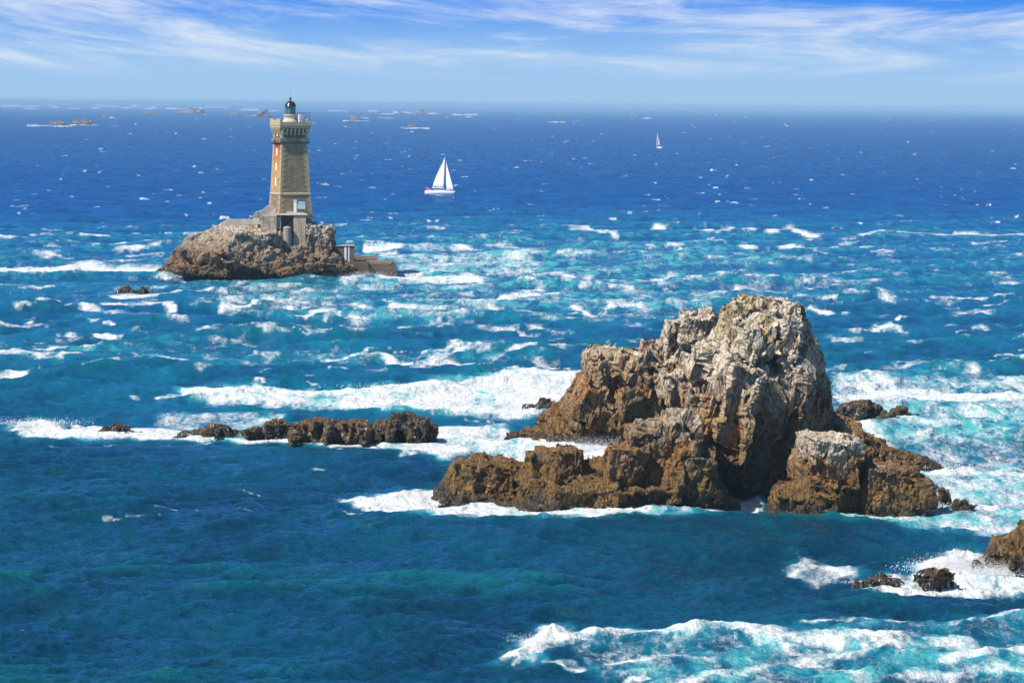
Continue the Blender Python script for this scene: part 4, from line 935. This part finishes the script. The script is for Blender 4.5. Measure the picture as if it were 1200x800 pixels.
co = np.stack([Xn.ravel(), Yn.ravel(), Z2.ravel()], 1).astype(np.float32)
me = bpy.data.meshes.new('sea'); me.vertices.add(NR * NC); me.vertices.foreach_set('co', co.ravel())
idx = np.arange(NR * NC).reshape(NR, NC)
q = np.stack([idx[:-1, :-1], idx[:-1, 1:], idx[1:, 1:], idx[1:, :-1]], -1).reshape(-1, 4).astype(np.int32)
me.loops.add(q.size); me.loops.foreach_set('vertex_index', q.ravel()); me.polygons.add(len(q))
me.polygons.foreach_set('loop_start', np.arange(0, q.size, 4, dtype=np.int32)); me.polygons.foreach_set('use_smooth', np.ones(len(q), bool))
for nm, arr in (('foam', foam), ('aer', aer), ('hgt', Zg + .5 * lift)):
    a = me.attributes.new(nm, 'FLOAT', 'POINT'); a.data.foreach_set('value', np.clip(arr, -2, 3).astype(np.float32).ravel())
me.update(calc_edges=True)
m = NT('sea_water'); P = m.pos(); px_, py_, pz_ = m.sep(P)
fo = m.attr('foam'); ae = m.attr('aer'); hg = m.attr('hgt')
n1 = m.noise(m.vscale(P, (1, .55, 1)), 1.6, 6, .68); n2 = m.noise(m.vscale(P, (1, .5, 1)), .05, 5, .6); n3 = m.noise(m.vscale(P, (1, .35, 1)), .35, 5, .62)
far_ = m.sm(py_, 420.0, 900.0)
midz = m.sm(py_, 300.0, 400.0)
near_c = m.mix(midz, (0.002, 0.056, 0.105), (0.0035, 0.115, 0.20)); near_d = m.mix(midz, (0.001, 0.034, 0.068), (0.0018, 0.064, 0.13)); near_l = m.mix(midz, (0.002, 0.085, 0.115), (0.005, 0.17, 0.23))
deep = m.mix(far_, near_c, (0.0012, 0.070, 0.245))
deep = m.mix(m.sm(n2, .38, .62), m.mix(far_, near_d, (0.001, 0.045, 0.175)), deep)
deep = m.mix(m.math('MULTIPLY', m.sm(n3, .5, .7), .45), deep, m.mix(far_, near_l, (0.003, 0.095, 0.28)))
crest = m.math('MULTIPLY', m.sm(hg, .25, 1.2), m.math('SUBTRACT', 1.0, far_))
deep = m.mix(m.math('MULTIPLY', crest, .5), deep, (0.004, 0.15, 0.165))
aen = m.math('MULTIPLY', m.math('MULTIPLY', ae, m.sm(n3, .32, .62, .35, 1.2)), m.sm(hg, -.5, .3, .6, 1.15), None, True)
web = m.noise(m.vscale(P, (1, .5, 1)), .42, 6, .62, .9); web = m.math('SUBTRACT', 1.0, m.math('ABSOLUTE', m.math('SUBTRACT', m.math('MULTIPLY', web, 2.0), 1.0)))
web2 = m.noise(m.vscale(P, (1, .6, 1)), 1.7, 5, .62, .7); web2 = m.math('SUBTRACT', 1.0, m.math('ABSOLUTE', m.math('SUBTRACT', m.math('MULTIPLY', web2, 2.0), 1.0)))
aq = m.mix(m.sm(aen, .45, 1.0), (0.006, 0.175, 0.255), (0.07, 0.40, 0.40))
wcol = m.mix(m.sm(aen, .02, .75), deep, aq)
ff = m.math('ADD', fo, m.math('MULTIPLY', m.math('SUBTRACT', n1, .5), .95))
fl_ = m.noise(m.vscale(P, (1, .7, 1)), 5.0, 4, .7)
ff = m.math('ADD', ff, m.math('MULTIPLY', m.math('SUBTRACT', fl_, .5), .32))
ff = m.math('ADD', ff, m.math('MULTIPLY', m.math('MULTIPLY', m.math('SUBTRACT', m.math('ADD', m.math('MULTIPLY', web, .6), m.math('MULTIPLY', web2, .45)), .74), 1.7), m.sm(ae, .05, .75)))
cov = m.math('POWER', m.sm(ff, .26, 1.14), 1.05)
c = m.mix(cov, wcol, (0.70, 0.725, 0.735))
rip = m.noise(m.vscale(P, (.55, 1, 1)), 1.6, 6, .62, .3); rip2 = m.noise(m.vscale(P, (1, .6, 1)), 4.5, 4, .6)
b = m.bump(rip, 1.0, .35); b = m.bump(rip2, .9, .10, b)
n0 = m.noise(m.vscale(P, (.7, .5, 1)), .8, 5, .6)
fb0 = m.bump(n0, m.math('MULTIPLY', cov, .8), 1.2, b)
fb_ = m.bump(m.math('ADD', m.math('MULTIPLY', fo, .5), n1), m.math('MULTIPLY', cov, .6), .3, fb0)
n4 = m.noise(m.vscale(P, (.22, .045, 1)), 1.0, 6, .68)
m.n.remove(m.p)
df = m.n.new('ShaderNodeBsdfDiffuse'); m.put(df.inputs['Color'], c); m.link(fb_, df.inputs['Normal'])
gl = m.n.new('ShaderNodeBsdfGlossy'); m.put(gl.inputs['Color'], (0.56, 0.87, 1.0)); m.link(b, gl.inputs['Normal']); m.put(gl.inputs['Roughness'], m.sm(py_, 250, 2500, .10, .35))
fr = m.n.new('ShaderNodeFresnel'); fr.inputs['IOR'].default_value = 1.333; m.link(b, fr.inputs['Normal'])
mx = m.n.new('ShaderNodeMixShader'); m.link(m.math('MULTIPLY', m.math('MULTIPLY', fr.outputs[0], m.math('ADD', m.math('MULTIPLY', m.sm(py_, 250, 1500, .85, .34), m.sm(n4, .3, .7, .45, 1.6)), m.sm(py_, 3500, 22000, 0.0, .5))), m.math('SUBTRACT', 1.0, cov)), mx.inputs[0]); m.link(df.outputs[0], mx.inputs[1]); m.link(gl.outputs[0], mx.inputs[2])
m.link(mx.outputs[0], m.n['Material Output'].inputs['Surface'])
me.materials.append(m.m)
sea = bpy.data.objects.new('sea', me); COL.objects.link(sea); sea['kind'] = 'structure'

# ------------------------------------------------------------------ spray and far breakers
rgs = np.random.default_rng(5)
oct_v = np.array([[1, 0, 0], [-1, 0, 0], [0, 1, 0], [0, -1, 0], [0, 0, 1], [0, 0, -1]], float)
oct_f = np.array([[0, 2, 4], [2, 1, 4], [1, 3, 4], [3, 0, 4], [2, 0, 5], [1, 2, 5], [3, 1, 5], [0, 3, 5]])
def drops(name, plumes, mat):
    vs, fs, k = [], [], 0
    for (px, py, wx, hz_, dep, n, rr) in plumes:
        c = sea_at(px, py); s = c[1] / F
        t = rgs.random((n, 1)) ** 1.8
        ctr = np.concatenate([c[0] + rgs.normal(0, wx * s / 2, (n, 1)), c[1] + rgs.normal(0, dep, (n, 1)), .1 + t * hz_ * s * (0.4 + .6 * rgs.random((n, 1)))], 1)
        rad = rr * (0.35 + rgs.random((n, 1)) ** 2) * (1 - .6 * t)
        v = ctr[:, None, :] + oct_v[None] * rad[:, None, :] * rgs.uniform(.7, 1.3, (n, 6, 1)); vs.append(v.reshape(-1, 3))
        fs.append((oct_f[None] + (np.arange(n) * 6)[:, None, None] + k).reshape(-1, 3)); k += n * 6
    me = bpy.data.meshes.new(name); me.from_pydata(np.concatenate(vs).tolist(), [], np.concatenate(fs).tolist()); me.materials.append(mat)
    for p_ in me.polygons: p_.use_smooth = True
    o = bpy.data.objects.new(name, me); COL.objects.link(o); o['kind'] = 'stuff'
SPR = NT('white_spray').set(Base_Color=(0.80, 0.82, 0.83), Roughness=.9)
drops('sea_spray', [(1135, 668, 60, 20, .9, 14000, .05), (1165, 672, 60, 18, .8, 9000, .05), (592, 587, 50, 22, .6, 12000, .05), (640, 446, 60, 16, 1.5, 5000, .08), (560, 456, 120, 9, 1.5, 1800, .1), (430, 328, 28, 11, 1.5, 3500, .10), (320, 325, 70, 5, 1, 2200, .1),
                    (380, 516, 90, 12, .8, 1600, .08), (235, 512, 60, 8, .8, 700, .08), (310, 512, 30, 10, .8, 600, .08), (690, 532, 56, 22, .9, 10000, .055), (640, 532, 80, 10, .8, 1300, .08), (45, 497, 50, 9, .8, 900, .08), (640, 752, 40, 5, .4, 1500, .03),
                    (740, 748, 160, 6, .5, 2400, .035), (1010, 602, 34, 10, .5, 900, .07), (1100, 594, 40, 8, .5, 600, .07), (1060, 548, 90, 8, .7, 900, .08), (1100, 466, 240, 7, 1.5, 1500, .1), (100, 315, 120, 4, 2, 700, .12), (1020, 684, 40, 5, .4, 900, .035)], SPR)
fp = []
for px, py, wx, hh in [(5, 125, 6, 3), (9, 124, 4, 2), (18, 124, 4, 2), (26, 125, 14, 2), (40, 124.6, 10, 2.5), (61, 124, 4, 2), (66, 126, 4, 1.6), (88, 127, 8, 1.5), (116, 123.5, 4, 2.4), (113, 126.6, 6, 1.6), (124, 124.5, 6, 1.8), (134, 124.5, 6, 2), (160, 124.5, 7, 3), (148, 126.6, 10, 1.5), (174, 127.3, 6, 2), (181, 126.2, 4, 2),
                       (194, 122.6, 9, 1.6), (199, 127, 5, 2), (206, 127.5, 8, 2), (224, 126.3, 8, 2), (233, 127, 4, 2), (246, 125.5, 9, 1.5), (260, 125.6, 9, 4), (289, 128.6, 9, 4), (297, 129, 8, 3), (322, 130, 4, 2), (395, 130, 14, 1.6), (437, 130.3, 6, 2), (464, 132, 4, 3), (453, 133.4, 8, 1.5), (475, 132, 8, 2.2), (484, 132.6, 5, 2), (507, 133, 6, 1.8), (534, 134.6, 5, 2), (553, 134.8, 12, 2), (758, 138.5, 5, 1.2), (35, 127.5, 6, 1.6), (72, 148, 8, 2), (38, 147.6, 6, 3)]:
    fp.append((px, py + .8, wx, hh * 1.25, 30, 90, sea_at(px, py + .8)[1] / F * .75))
drops('breaking_surf', fp, SPR)

# ------------------------------------------------------------------ render settings
scn.render.engine = 'CYCLES'; scn.cycles.use_denoising = True; scn.cycles.sample_clamp_direct = 6.0; scn.cycles.sample_clamp_indirect = 3.0
try: scn.cycles.denoiser = 'OPENIMAGEDENOISE'; scn.cycles.denoising_prefilter = 'ACCURATE'
except Exception: pass
scn.cycles.max_bounces = 6; scn.cycles.diffuse_bounces = 2; scn.cycles.volume_bounces = 0; scn.cycles.glossy_bounces = 2
scn.view_settings.view_transform = 'Standard'; scn.view_settings.look = 'None'; scn.view_settings.exposure = 0.35; scn.view_settings.gamma = 1.0
